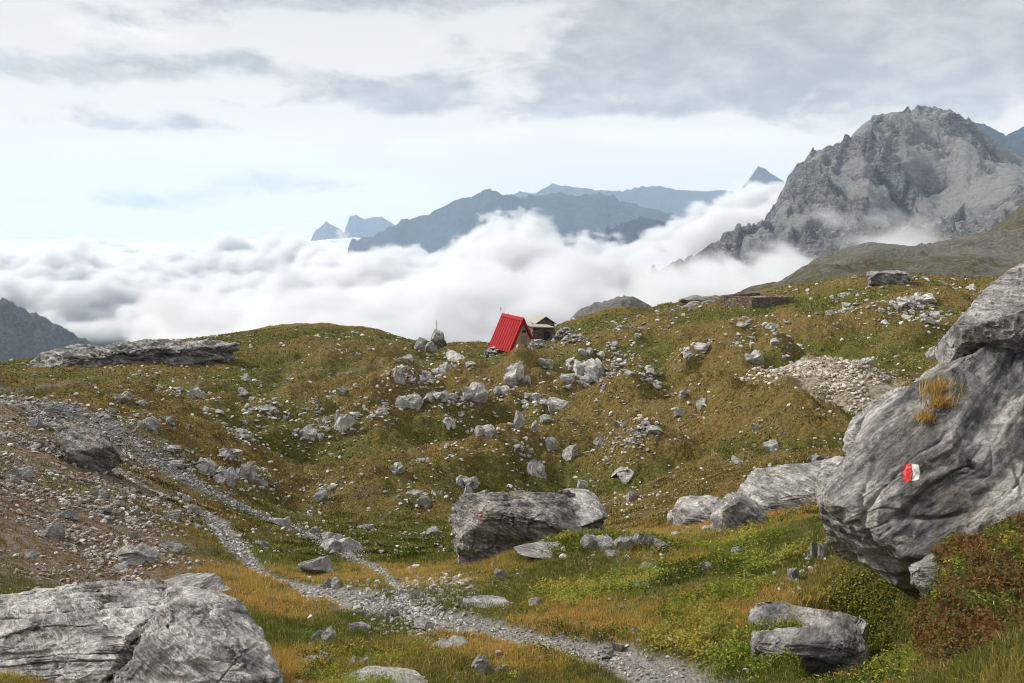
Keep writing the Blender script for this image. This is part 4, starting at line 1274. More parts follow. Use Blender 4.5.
def along(P, Wd, n, spread=.75):
    seg = np.hypot(*np.diff(P, axis=0).T); dm = np.hypot(*((P[1:] + P[:-1]) / 2).T)
    pr = seg / dm ** 1.1; pr /= pr.sum()
    s = rng.choice(len(seg), n, p=pr); t = rng.random(n)
    w_ = np.array(Wd)[s] * (1 - t) + np.array(Wd)[s + 1] * t
    c = P[s] * (1 - t)[:, None] + P[s + 1] * t[:, None]
    r = rng.normal(0, spread, n)
    nrm = (P[s + 1] - P[s])[:, ::-1] * (1, -1); nrm /= np.linalg.norm(nrm, axis=1, keepdims=True) + 1e-9
    c = c + nrm * (r * w_)[:, None]
    return c[:, 0], c[:, 1], np.hypot(c[:, 0], c[:, 1])


def psize(d, lo, hi, pw=2.6):
    """apparent size in px -> metres (half size)"""
    return (lo + (hi - lo) * rng.random(len(d)) ** pw) * d / F / 2


x, y, d = along(TRAIL, TRAIL_W, 6500, .6)
stone_field('trail_stones', x, y, np.clip(psize(d, 1.2, 6, 3.8), .006, .07), SM1, 'loose grey stones of the footpath', lod=1)
x, y, d = along(GULLY, GULLY_W, 9000, .75)
stone_field('gully_stones', x, y, np.clip(psize(d, 1.2, 4.5, 2.2), .012, .09), SM2, 'dark grey gravel lying in the gully beside the footpath')
x, y, d = along(SCREE, [2.0, 2.6, 3.0, 2.2], 4600, .72)
stone_field('scree_stones', x, y, psize(d, 1.5, 7, 3.0), SM3, 'pale slabs of scree heaped on the right hillside')
x, y, d = scatter(60000, -120, 230, 8, 34, lambda x, y, a, d: masks(x, y)[4] * .5 * sstep(-.35, .35, fbm(x * .7, y * .7, x * 0, 3)))
stone_field('bank_stones', x, y, np.clip(psize(d, 1.3, 8, 3.2), .008, .15), SM5, 'flaky stones covering the left bank', lod=1)
x, y, d = scatter(120000, -60, 1080, 15, 118, lambda x, y, a, d: .20 * sstep(.02, .5, fbm(x * .12 + 9, y * .12, x * 0, 4)) + .055)
stone_field('field_stones', x, y, psize(d, 1.3, 6.5, 3.2), SM4, 'pale stones strewn over the grassy slopes')
x, y, d = scatter(9000, 280, 900, 5.5, 16, lambda x, y, a, d: .10 * sstep(.1, .6, fbm(x * .6 + 9, y * .6, x * 0, 3)) + .01)
stone_field('meadow_stones', x, y, np.clip(psize(d, 2, 13, 3.5), .01, .1), SM4, 'pale stones lying in the near meadow', lod=1)
PL = np.array(placed); kq = rng.integers(0, len(PL), 9000)
dq = np.hypot(PL[kq, 0], PL[kq, 1]); rr_ = np.abs(rng.normal(0, 1, 9000)) * (PL[kq, 2] * 1.1 + .012 * dq); tq = rng.uniform(0, 6.283, 9000)
x = PL[kq, 0] + np.cos(tq) * rr_; y = PL[kq, 1] + np.sin(tq) * rr_ * 1.6; d = np.hypot(x, y)
stone_field('field_stones', x, y, psize(d, 1.2, 7.5, 3.4), SM4, 'broken stones lying round the bigger rocks')
# trampled stony patch where trail and gully meet
x, y, d = scatter(30000, 340, 480, 7.5, 13, lambda x, y, a, d: .35 * np.exp(-((512 + np.tan(a) * 853 - 412) / 42) ** 2 - ((d - 9.6) / 1.6) ** 2))
stone_field('trail_stones', x, y, np.clip(psize(d, 1.5, 9, 3.4), .008, .10), SM1, 'loose grey stones where footpath and gully meet', lod=1)


# ------------------------------------------------------------------ vegetation
def col_mesh(name, V, Fc, C, mat, label, smooth=False):
    me = mesh_np(name, V, Fc, smooth)
    at = me.attributes.new('tint', 'FLOAT_COLOR', 'POINT')
    C4 = np.ones((len(V), 4), np.float32); C4[:, :3] = C; at.data.foreach_set('color', C4.ravel())
    o = link(name, me, mat); tag(o, label, None, None, 'stuff')
    return o


vm_, nt = new_mat('leaves_and_blades'); k = NT(nt)
at_ = nt.nodes.new('ShaderNodeAttribute'); at_.attribute_name = 'tint'
df = nt.nodes.new('ShaderNodeBsdfDiffuse'); tl = nt.nodes.new('ShaderNodeBsdfTranslucent'); k.L.new(at_.outputs[0], df.inputs[0]); k.L.new(at_.outputs[0], tl.inputs[0])
mx_ = nt.nodes.new('ShaderNodeMixShader'); mx_.inputs[0].default_value = .3; k.L.new(df.outputs[0], mx_.inputs[1]); k.L.new(tl.outputs[0], mx_.inputs[2])
ou_ = nt.nodes.new('ShaderNodeOutputMaterial'); k.L.new(mx_.outputs[0], ou_.inputs[0])

GREEN = np.array([.10, .135, .022]); OLIVE = np.array([.15, .136, .040]); YEL = np.array([.36, .31, .06]); ORA = np.array([.50, .32, .09]); RUS = np.array([.19, .123, .042]); STRAW = np.array([.36, .29, .13]); DKG = np.array([.035, .060, .014])


def pick(f, stops):
    f = np.clip(f, 0, .9999) * (len(stops) - 1); i = f.astype(int); t = (f - i)[:, None]
    S = np.array(stops); return S[i] * (1 - t) + S[i + 1] * t


def blades(name, x, y, d, hgt, wid, C, nb, spread, label, lean=.5):
    n = len(x)
    X = np.repeat(x, nb) + rng.normal(0, 1, n * nb) * np.repeat(spread, nb); Y = np.repeat(y, nb) + rng.normal(0, 1, n * nb) * np.repeat(spread, nb)
    Z = Hs(X, Y) - .01
    h = np.repeat(hgt, nb) * rng.uniform(.5, 1.25, n * nb); w_ = np.repeat(wid, nb) * rng.uniform(.6, 1.3, n * nb)
    th = rng.uniform(0, 6.283, n * nb); ln = np.abs(rng.normal(0, lean, n * nb)); la = rng.uniform(0, 6.283, n * nb)
    dx = np.cos(la) * ln * h; dy = np.sin(la) * ln * h
    wx = np.cos(th) * w_ / 2; wy = np.sin(th) * w_ / 2
    B = np.stack([X, Y, Z], -1)
    P0 = B + np.stack([-wx, -wy, 0 * wx], -1); P1 = B + np.stack([wx, wy, 0 * wx], -1)
    Mi = B + np.stack([dx * .38, dy * .38, h * .62], -1); P2 = Mi + np.stack([wx * .7, wy * .7, 0 * wx], -1); P3 = Mi + np.stack([-wx * .7, -wy * .7, 0 * wx], -1)
    T = B + np.stack([dx, dy, h * np.sqrt(np.clip(1 - ln * ln * .5, .2, 1))], -1)
    V_ = np.stack([P0, P1, P2, P3, T, T + (1e-4, 0, 0)], 1).reshape(-1, 3)
    o = np.arange(n * nb)[:, None] * 6
    Fq = np.concatenate([o + [0, 1, 2, 3], o + [3, 2, 5, 4]])
    Cb = np.repeat(C, nb, 0) * rng.uniform(.7, 1.3, (n * nb, 1)) * rng.uniform(.92, 1.08, (n * nb, 3))
    return col_mesh(name, V_, Fq, np.repeat(Cb, 6, 0), vm_, label)


def leaves(name, x, y, nl, rad, hgt, ls, C, label, zoff=None):
    n = len(x); N = n * nl
    r = np.sqrt(rng.random(N)); th = rng.uniform(0, 6.283, N)
    R_ = np.repeat(rad, nl)
    X = np.repeat(x, nl) + r * np.cos(th) * R_; Y = np.repeat(y, nl) + r * np.sin(th) * R_
    dome = np.sqrt(np.clip(1 - r * r, 0, 1)) * np.repeat(hgt, nl)
    Z = Hs(X, Y) + dome * rng.uniform(.35, 1.1, N)
    L_ = np.repeat(ls, nl) * rng.uniform(.6, 1.3, N)
    a = rng.uniform(0, 6.283, N); tilt = rng.normal(.35, .35, N)
    ux = np.stack([np.cos(a) * np.cos(tilt), np.sin(a) * np.cos(tilt), np.sin(tilt)], -1)
    vy = np.stack([-np.sin(a), np.cos(a), rng.normal(0, .3, N)], -1)
    B = np.stack([X, Y, Z], -1); l = L_[:, None]
    V_ = np.stack([B - ux * l, B + vy * l * .42, B + ux * l, B - vy * l * .42], 1).reshape(-1, 3)
    Fq = np.arange(N)[:, None] * 4 + np.array([0, 1, 2, 3])
    Cb = np.repeat(C, nl, 0) * rng.uniform(.65, 1.4, (N, 1))
    yel = rng.random(N) < .14
    Cb[yel] = YEL * rng.uniform(.7, 1.2, (yel.sum(), 1))
    return col_mesh(name, V_, Fq, np.repeat(Cb, 4, 0), vm_, label)


def bare_at(x, y):
    t, u_, g, s, b = masks(x, y)
    return np.clip(t + u_ + .8 * g + s, 0, 1), b


def warm_field(x, y):
    a, d = polar(x, y); au = 512 + np.tan(a) * 853
    wf = .5 + .9 * fbm(x * .45 + 2, y * .45, x * 0, 3)
    # orange grass beside the slabs and along the trail
    for (u, dd, su, sd_, am) in [(700, 12.6, 60, 1.6, .5), (790, 12.8, 50, 1.5, .55), (760, 10.6, 40, .9, .35), (330, 10.5, 70, 1.8, .45), (200, 11, 60, 2, .3), (640, 14.5, 50, 2, .5), (540, 7.4, 70, .6, .3), (700, 9.6, 40, .6, .2)]:
        wf = wf + am * np.exp(-((au - u) / su) ** 2 - ((d - dd) / sd_) ** 2)
    wf = wf - .25 * np.exp(-((au - 760) / 130) ** 2 - ((d - 7.6) / 1.6) ** 2)
    return wf


def grass_prob(x, y, a, d):
    bare, bank = bare_at(x, y)
    return np.clip(1 - 1.1 * bare, 0, 1) * (1 - .7 * bank)


# near meadow
x, y, d = scatter(105000, -140, 1250, 3.4, 15, grass_prob)
wf = warm_field(x, y) + rng.normal(0, .12, len(x))
C = pick(wf, [GREEN, GREEN * .9, OLIVE, YEL * .8, ORA * .75 + YEL * .2, ORA])
st = rng.random(len(x)) < .12; C[st] = STRAW
bl = masks(x, y)[4]; C = C * (1 - bl[:, None]) + bl[:, None] * pick(wf, [OLIVE * .9, RUS * .9, RUS, ORA * .6])
tall = .045 + .06 * np.clip(fbm(x * .5, y * .5, x * 0 + 8, 2) + .4, 0, 1) * (1 - .6 * bl)
blades('meadow_grass', x, y, d, tall, .0035 + d * .00022, C, 6, .03 + 0 * d, 'short green, yellow and orange grass of the near meadow', .6)
# leafy low plants
x, y, d = scatter(60000, 280, 1200, 3.6, 13, lambda x, y, a, d: grass_prob(x, y, a, d) * np.clip(lush_mask(x, y) * .36 * sstep(-.1, .25, fbm(x * .9, y * .9, x * 0 + 3, 3)), 0, 1))
wf = fbm(x * .8, y * .8, x * 0 + 1, 3) + .35 + rng.normal(0, .1, len(x))
C = pick(wf, [DKG, GREEN * .9, GREEN * 1.35, GREEN * 1.6 + YEL * .15, OLIVE * 1.6, YEL])
leaves('leafy_ground_cover', x, y, 26, .05 + .07 * rng.random(len(x)), .05 + .09 * rng.random(len(x)), .008 + .0009 * d, C, 'low leafy green and yellow plants of the near meadow')
# orange tufts
x, y, d = scatter(9000, 180, 900, 6, 17, lambda x, y, a, d: grass_prob(x, y, a, d) * sstep(.75, 1.2, warm_field(x, y)) * .55)
C = pick(rng.random(len(x)), [ORA * .8, ORA, STRAW])
blades('orange_grass', x, y, d, .07 + .04 * rng.random(len(x)), .004 + d * .0002, C, 22, .03 + 0 * d, 'tufts of orange dry grass among the slabs', .45)
# slopes behind: coarse tussocks
x, y, d = scatter(330000, -60, 1090, 14, 122, lambda x, y, a, d: grass_prob(x, y, a, d) * .8)
hm = fbm(x * .085 + 3, y * .06, x * 0, 3); h2 = fbm(x * .23, y * .19 + 7, x * 0, 3)
wf = .50 + hm * .5 + h2 * .4 + .35 * fbm(x * .8, y * .8, x * 0 + 6, 3) + rng.normal(0, .13, len(x))
wf = wf
C = pick(wf, [GREEN * .6, OLIVE * .7, GREEN * .75 + OLIVE * .2, OLIVE, OLIVE * .7 + RUS * .4, RUS * 1.15, OLIVE * 1.5])
C = .86 * C * np.exp(rng.normal(0, .34, len(x)))[:, None] * np.clip(1 + 1.1 * fbm(x * 1.6, y * 1.6, x * 0, 3), .3, 2)[:, None]
blades('slope_grass', x, y, d, (.028 + .0009 * d) * rng.uniform(.5, 1.4, len(x)) * (1 + 1.1 * np.clip(fbm(x * 1.3, y * 1.3, x * 0 + 4, 2), -.4, 1)), .004 + d * .00095, C, 3, .02 + .003 * d, 'brown and olive grass of the slopes behind', .7)
# ------------------------------------------------------------------ buildings on the crest
class MB:
    def __init__(s): s.V = []; s.F = []

    def box(s, x0, x1, y0, y1, z0, z1):
        o = len(s.V); s.V += [(x, y, z) for z in (z0, z1) for y in (y0, y1) for x in (x0, x1)]
        s.F += [tuple(o + i for i in f) for f in ((0, 2, 3, 1), (4, 5, 7, 6), (0, 1, 5, 4), (2, 6, 7, 3), (0, 4, 6, 2), (1, 3, 7, 5))]

    def prism(s, prof, y0, y1):
        """profile in x,z swept along y"""
        o = len(s.V); n = len(prof)
        s.V += [(x, y0, z) for x, z in prof] + [(x, y1, z) for x, z in prof]
        s.F.append(tuple(o + i for i in range(n))); s.F.append(tuple(o + n + i for i in reversed(range(n))))
        for i in range(n): j = (i + 1) % n; s.F.append((o + i, o + n + i, o + n + j, o + j))

    def tube(s, p, q, r, n=8, r2=None):
        p = Vector(p); q = Vector(q); r2 = r if r2 is None else r2; d = (q - p).normalized(); a = d.orthogonal().normalized(); b = d.cross(a)
        o = len(s.V)
        for c, rr in ((p, r), (q, r2)):
            for i in range(n): t = 2 * math.pi * i / n; s.V.append(tuple(c + a * math.cos(t) * rr + b * math.sin(t) * rr))
        s.F.append(tuple(o + i for i in reversed(range(n)))); s.F.append(tuple(o + n + i for i in range(n)))
        for i in range(n): j = (i + 1) % n; s.F.append((o + i, o + j, o + n + j, o + n + i))

    def build(s, name, mat, parent=None, loc=None, rz=0, bevel=0):
        me = bpy.data.meshes.new(name); me.from_pydata(s.V, [], s.F); me.update()
        o = link(name, me, mat, parent, loc); o.rotation_euler[2] = rz
        if bevel: b = o.modifiers.new('bevel', 'BEVEL'); b.width = bevel; b.segments = 1
        return o


def empty(name, loc, rz, label, cat):
    o = bpy.data.objects.new(name, None); COL.objects.link(o); o.location = loc; o.rotation_euler[2] = rz; tag(o, label, cat); return o


def masonry(name, a, b, sc_=1.0):
    m, nt = new_mat(name); k = NT(nt); p = k.obj()
    v = nt.nodes.new('ShaderNodeTexVoronoi'); k.L.new(k.scalev(p, (2.4 * sc_, 2.4 * sc_, 5.0 * sc_)), v.inputs['Vector']); v.inputs['Scale'].default_value = 1.0
    e = nt.nodes.new('ShaderNodeTexVoronoi'); e.feature = 'DISTANCE_TO_EDGE'; k.L.new(k.scalev(p, (2.4 * sc_, 2.4 * sc_, 5.0 * sc_)), e.inputs['Vector']); e.inputs['Scale'].default_value = 1.0
    sp = nt.nodes.new('ShaderNodeSeparateColor'); k.L.new(v.outputs['Color'], sp.inputs[0])
    col = k.mix(sp.outputs[0], a, b); col = k.mix(k.ss(e.outputs['Distance'], .02, .10, 1, 0), col, (.03, .028, .025))
    k.out_pbr(col, .95, k.bump(k.ss(e.outputs['Distance'], 0, .15), .8, .08), .1); return m


M_WALL = masonry('dry_stone', (.10, .09, .08), (.27, .24, .21)); M_WALLB = masonry('brown_dry_stone', (.13, .10, .075), (.26, .20, .15))
m, nt = new_mat('red_metal_roof'); k = NT(nt)
k.out_pbr(k.mix(k.noise(k.obj(), 1.5, 5, .6), (.24, .008, .011), (.34, .013, .017)), .7, None, .12); M_RED = m
m, nt = new_mat('larch_boards'); k = NT(nt); p = k.obj()
k.out_pbr(k.mix(k.noise(k.scalev(p, (9, 1, .8)), 1, 5, .6), (.26, .17, .10), (.52, .40, .27)), .8, k.bump(k.noise(k.scalev(p, (9, 1, .5)), 1, 3, .6), .5, .02)); M_WOOD = m
m, nt = new_mat('grey_door_boards'); k = NT(nt); k.out_pbr(k.mix(k.noise(k.scalev(k.obj(), (12, 1, 1)), 1, 4, .6), (.16, .12, .09), (.30, .23, .17)), .8); M_DOOR = m
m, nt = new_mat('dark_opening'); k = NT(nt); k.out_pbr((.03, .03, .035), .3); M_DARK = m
m, nt = new_mat('pale_sheet_roof'); k = NT(nt); k.out_pbr(k.mix(k.noise(k.obj(), 3, 5, .6), (.24, .215, .19), (.38, .35, .31)), .7); M_PALE = m
m, nt = new_mat('galvanised_metal'); k = NT(nt); k.out_pbr((.35, .36, .37), .5); M_GALV = m

A = hit([509], [353])[0]; dA = math.hypot(A[0], A[1]); aA = math.atan2(A[0], A[1])
px = dA / F
rzh = -aA + math.atan2(.44, .90)
hut = empty('mountain_hut', (A[0], A[1], A[2] - .1), rzh, 'small A-frame mountain hut with a steep bright red roof and wooden gable', 'mountain hut')
Wd_, Hh, Ln = 3.5, 3.95, 5.4; ax = Wd_ / 2
def roof_panel(x0, z0, x1, z1, y0, y1, th=.07):
    mb = MB(); dx, dz = x1 - x0, z1 - z0; L_ = math.hypot(dx, dz); nx_, nz_ = -dz / L_, dx / L_
    if nz_ < 0: nx_, nz_ = -nx_, -nz_
    mb.prism([(x0, z0), (x1, z1), (x1 + nx_ * th, z1 + nz_ * th), (x0 + nx_ * th, z0 + nz_ * th)], y0, y1)
    n = int((y1 - y0) / .62)
    for i in range(n + 1):      # raised seams
        y = y0 + .03 + (y1 - y0 - .09) * i / n
        mb.prism([(x0 + nx_ * (th - .005), z0 + nz_ * (th - .005)), (x1 + nx_ * (th - .005), z1 + nz_ * (th - .005)), (x1 + nx_ * (th + .045), z1 + nz_ * (th + .045)), (x0 + nx_ * (th + .045), z0 + nz_ * (th + .045))], y, y + .085)
    return mb
roof_panel(-.05, .15, ax, Hh, -.3, Ln).build('roof', M_RED, hut)['label'] = 'long left roof slope of red ribbed metal'
roof_panel(ax + 1.25, Hh - 2.45, ax + .01, Hh - .01, -.3, Ln).build('roof', M_RED, hut)['label'] = 'short right roof slope of red metal'
mb = MB(); mb.prism([(ax - .22, Hh - .22), (ax, Hh + .12), (ax + .20, Hh - .20), (ax + .20, Hh - .12), (ax, Hh + .22), (ax - .22, Hh - .12)], -.34, Ln + .04); mb.build('ridge_cap', M_RED, hut)
for (x0, z0, x1, z1) in ((-.10, .0, ax - .02, Hh - .06), (ax + 1.32, Hh - 2.6, ax + .02, Hh - .06)):
    mb = MB(); s_ = -1 if x0 < x1 else 1
    mb.prism([(x0, z0), (x0 - s_ * .16, z0), (x1 - s_ * .0, z1 - .34), (x1, z1)], -.37, -.305); mb.build('bargeboard', M_RED, hut)
mb = MB(); mb.prism([(.16, 0), (ax + 1.12, 0), (ax + 1.12, Hh - 2.6), (ax, Hh - .25)], -.02, .12); gw = mb.build('gable_wall', M_WOOD, hut)
mb = MB(); mb.prism([(.16, 0), (ax + 1.12, 0), (ax + 1.12, Hh - 2.6), (ax, Hh - .25)], Ln - .25, Ln - .12); mb.build('gable_wall', M_WOOD, hut)
mb = MB(); mb.box(ax + 1.0, ax + 1.14, .12, Ln - .25, 0, Hh - 2.65); mb.build('side_wall', M_WALL, hut)
mb = MB(); mb.box(ax - .25, ax + .55, -.07, -.022, .1, 2.0); dr = mb.build('door', M_DOOR, hut, bevel=.01)
mb = MB(); mb.box(ax + .42, ax + .48, -.12, -.072, 1.0, 1.12); mb.build('handle', M_GALV, dr)
mb = MB(); mb.box(ax - .30, ax + .60, -.05, -.023, 2.02, 2.1); mb.box(ax - .33, ax - .26, -.05, -.023, .1, 2.1); mb.box(ax + .56, ax + .63, -.05, -.023, .1, 2.1); mb.build('door_frame', M_WOOD, hut)
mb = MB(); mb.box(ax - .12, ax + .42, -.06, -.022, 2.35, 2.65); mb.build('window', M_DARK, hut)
mb = MB(); mb.tube((ax - .35, Ln - .3, Hh - .6), (ax - .35, Ln - .3, Hh + .75), .018); mb.tube((ax - .35, Ln - .3, Hh + .62), (ax - .35, Ln - .3, Hh + .95), .07); mb.build('antenna', M_GALV, hut)
mb = MB(); mb.tube((ax + .2, Ln - 1.2, Hh - .5), (ax + .2, Ln - 1.2, Hh + .38), .035); mb.build('stove_pipe', M_GALV, hut)


def heap(name, u, v, w_, h_, n, s0, s1, mat, label, cat='stone pile', dy=.6, up=0.0):
    """stones piled at a place: one heap"""
    P = hit([u], [v])[0]; d = math.hypot(P[0], P[1]); a0 = math.atan2(P[0], P[1]); W2 = w_ / 2 * d / F; Hh_ = h_ * d / F
    rt = np.array([math.cos(a0), -math.sin(a0)]); fw = np.array([math.sin(a0), math.cos(a0)])
    Vs = []; Fs = []; off = 0
    r_ = np.random.default_rng(int(u * 7 + v))
    base = None
    for i in range(n):
        t = r_.uniform(-1, 1); q = r_.uniform(-1, 1) * W2 * dy; zt = Hh_ * (1 - abs(t) ** 2.5) * (1 - .5 * abs(q) / (W2 * dy + 1e-6)) * math.sqrt(r_.random())
        xy = P[:2] + rt * t * W2 + fw * (q + W2 * dy * .6)
        z = float(Hs(xy[0], xy[1])) + zt
        V0, F0 = SPRO[r_.integers(14)][0 if s1 * F / d < 5 else 1]
        s_ = r_.uniform(s0, s1) * d / F / 2
        M_ = rotm(np.array([r_.uniform(0, 6.28)]), np.array([r_.normal(0, .3)]), np.array([r_.normal(0, .3)]))[0]
        Vs.append(V0 @ M_.T * s_ + np.array([xy[0], xy[1], z])); Fs.append(F0 + off); off += len(V0)
    Vv = np.concatenate(Vs); loc = np.array([P[0], P[1], P[2]])
    me = mesh_np(name, Vv - loc, np.concatenate(Fs), False, dict(shade=np.repeat(r_.random(n), [len(q) for q in Vs])))
    return tag(link(name, me, mat, loc=Vector(loc)), label, cat)


heap('stone_pile', 497, 354, 28, 8, 220, 2.5, 5.5, SM2, 'dark heap of stones along the foot of the red roof')
heap('stone_wall', 536, 349, 19, 10, 260, 2.5, 5, SM1, 'low grey dry stone wall beside the wooden gable', 'stone wall', dy=.3)
heap('stone_pile', 563, 339, 22, 12, 200, 3, 6, SM2, 'dark rubble heap right of the stone sheds')
heap('stone_pile', 574, 342, 26, 5, 90, 2, 5, SM1, 'low spill of grey stones right of the dark rubble')


def shed(u, v, dd, rz, Wx, Ly, h0, h1, label, flat):
    P = pt(u, v, dd); q = float(Hs(P[0], P[1]))
    e = empty('stone_shed', (P[0], P[1], P[2]), rz, label, 'stone shed')
    mb = MB()
    if flat:
        mb.prism([(0, -1.5), (Wx, -1.5), (Wx, h1), (0, h0)], 0, Ly); mb.build('wall', M_WALLB, e)
        mb = MB(); mb.prism([(-.2, h0 + .003), (Wx + .25, h1 + .003), (Wx + .25, h1 + .13), (-.2, h0 + .13)], -.3, Ly + .1); mb.build('roof', M_PALE, e)
    else:
        mb.prism([(0, -1.5), (Wx, -1.5), (Wx, h0), (Wx / 2, h1), (0, h0)], 0, Ly); mb.build('wall', M_WALLB, e)
        for sg in (-1, 1):
            x0 = Wx / 2 + sg * (Wx / 2 + .18); z0 = h0 - (h1 - h0) * .18 / (Wx / 2)
            mb = MB(); mb.prism([(x0, z0 + .01), (Wx / 2, h1 + .01), (Wx / 2, h1 + .13), (x0, z0 + .13)], -.25, Ly + .1); mb.build('roof', M_PALE if sg < 0 else M_WALL, e)
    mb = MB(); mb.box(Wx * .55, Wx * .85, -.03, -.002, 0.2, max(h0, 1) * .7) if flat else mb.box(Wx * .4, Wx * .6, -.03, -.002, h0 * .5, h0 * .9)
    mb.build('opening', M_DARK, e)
    return e


az0 = az_of(540)
shed(533, 343, 103, -az0 + R(18), 2.5, 2.6, 1.95, 1.75, 'low stone shed with a flat pale roof right of the red hut', True)
shed(536, 335, 107.5, -az0 + R(12), 2.4, 2.8, 1.45, 2.25, 'small gabled stone shed rising behind the flat roofed shed', False)

# post behind the pointed rock
P = pt(437, 345, 100.5); mb = MB(); mb.tube((0, 0, -.6), (.0, 0, 3.0), .05, 7, .04)
po = mb.build('post', M_DOOR, None, Vector(P)); tag(po, 'thin weathered post standing on the crest behind the pointed rock', 'post')

# stone enclosure
c1 = hit([752], [308.5])[0]; d1 = math.hypot(c1[0], c1[1])
a0 = math.atan2(c1[0], c1[1]); rt = np.array([math.cos(a0), -math.sin(a0)]); fw = np.array([math.sin(a0), math.cos(a0)])
enc = empty('stone_enclosure', Vector((c1[0], c1[1], c1[2])), 0, 'low brown stone walls of a roofless enclosure on the right crest', 'stone enclosure')
pxm = d1 / F
q1 = np.zeros(2); q0 = -rt * 30 * pxm + fw * 2.2; q2 = rt * 38.5 * pxm + fw * 2.0; q3 = q0 + q2 + fw * 4.0 - rt * 0.2
crn = [q0, q1, q2, q3]; topz = 1.3
def lwall(a, b, th=.45, z0=-1.2, z1=topz):
    a = np.array(a); b = np.array(b); t = (b - a) / np.linalg.norm(b - a); n = np.array([-t[1], t[0]]) * th
    mb = MB(); segs = 14
    L_ = np.linalg.norm(b - a); r_ = np.random.default_rng(int(L_ * 100))
    tops = z1 + r_.normal(0, .03, segs + 1)
    for zs_, k_ in ((z0, 0), (None, 1)):
        for i in range(segs + 1):
            p_ = a + (b - a) * i / segs
            for s_ in (0, 1):
                z_ = z0 if k_ == 0 else tops[i]
                mb.V.append((p_[0] + n[0] * s_, p_[1] + n[1] * s_, z_))
    m2 = 2 * (segs + 1)
    for i in range(segs):
        o = i * 2
        mb.F += [(o, o + 2, m2 + o + 2, m2 + o), (o + 1, m2 + o + 1, m2 + o + 3, o + 3), (m2 + o, m2 + o + 2, m2 + o + 3, m2 + o + 1)]
    mb.F += [(0, m2, m2 + 1, 1), (2 * segs, 2 * segs + 1, m2 + 2 * segs + 1, m2 + 2 * segs)]
    return mb
for i in range(4):
    a, b = crn[i], crn[(i + 1) % 4]; t = (b - a) / np.linalg.norm(b - a)
    lwall(a + t * (.46 if i % 2 == 0 else 0), b - t * (.004 if i % 2 else .0)).build('wall', M_WALLB, enc)
me = bpy.data.meshes.new('earth_fill'); cc = np.mean(crn, 0)
vv = [tuple((c + (cc - c) * .08)) + (.85 + .1 * (j % 2),) for j, c in enumerate(crn)] + [tuple(cc) + (1.15,)]
vv += [tuple((c + (cc - c) * .08)) + (-1.1,) for c in crn]
me.from_pydata(vv, [], [(0, 1, 4), (1, 2, 4), (2, 3, 4), (3, 0, 4), (0, 5, 6, 1), (1, 6, 7, 2), (2, 7, 8, 3), (3, 8, 5, 0)]); me.update()
m, nt = new_mat('rubble_earth'); k = NT(nt); k.out_pbr(k.mix(k.noise(k.obj(), 3, 6, .7), (.10, .075, .05), (.30, .25, .2)), .95, k.bump(k.noise(k.obj(), 4, 5, .7), .8, .1))
link('earth_fill', me, m, enc)

# ------------------------------------------------------------------ mossy bank under the giant boulder
mm, nt = new_mat('mossy_bank'); k = NT(nt); p = k.obj()
n_ = k.noise(p, 5, 6, .7); n2_ = k.noise(p, 2.2, 5, .6, .4)
col = k.mix(k.ss(n_, .35, .65), (.030, .035, .012), (.10, .085, .03)); col = k.mix(k.ss(n2_, .48, .62), col, (.12, .055, .025))
k.out_pbr(col, .95, k.bump(n_, .9, .08), .1)
bank = hero('bank', [(912, 590), (918, 562), (950, 560), (975, 558), (1000, 548), (1030, 534), (1120, 500), (1230, 560), (1240, 760), (1050, 800), (975, 790), (950, 740), (932, 690), (916, 650)], 5.4, .9, mm,
            None, n=110, yawc=(1060, 650), seed=23.3, pw=.5, planes=[((-.2, -.5, .85), .55)], a_big=.09, a_str=.03, a_fine=.02, crack=.04)
del bank['category']
bank['kind'] = 'structure'


def surf_sample(o, n, minz=None, front=True):
    me = o.data; V_ = np.empty(len(me.vertices) * 3, np.float32); me.vertices.foreach_get('co', V_); V_ = V_.reshape(-1, 3) + np.array(o.location)
    f = np.empty(len(me.loops), np.int32); me.loops.foreach_get('vertex_index', f); f = f.reshape(-1, 4)
    c = V_[f]; nn = np.cross(c[:, 2] - c[:, 0], c[:, 3] - c[:, 1]); ar = np.linalg.norm(nn, axis=1); nn = nn / ar[:, None]
    ctr = c.mean(1); w_ = ar * (((nn * ctr).sum(1) < 0) | (nn[:, 2] > .3)); w_ /= w_.sum()
    i = rng.choice(len(f), n, p=w_); s, t = rng.random((2, n, 1))
    return c[i, 0] * (1 - s) * (1 - t) + c[i, 1] * s * (1 - t) + c[i, 2] * s * t + c[i, 3] * (1 - s) * t, nn[i]


def surf_leaves(name, P, N, size, C, label, lift=.01):
    n = len(P); a = rng.normal(size=(n, 3)); ux = a - N * (a * N).sum(1)[:, None] * .5; ux /= np.linalg.norm(ux, axis=1)[:, None]
    b = rng.normal(size=(n, 3)); vy = np.cross(ux, b); vy /= np.linalg.norm(vy, axis=1)[:, None]
    l = (size * rng.uniform(.6, 1.4, n))[:, None]; B = P + N * (lift * rng.random(n))[:, None]
    V_ = np.stack([B, B + ux * l + vy * l * .4, B + ux * l * 2, B + ux * l - vy * l * .4], 1).reshape(-1, 3)
    Fq = np.arange(n)[:, None] * 4 + np.array([0, 1, 2, 3])
    return col_mesh(name, V_, Fq, np.repeat(C * rng.uniform(.6, 1.4, (n, 1)), 4, 0), vm_, label)


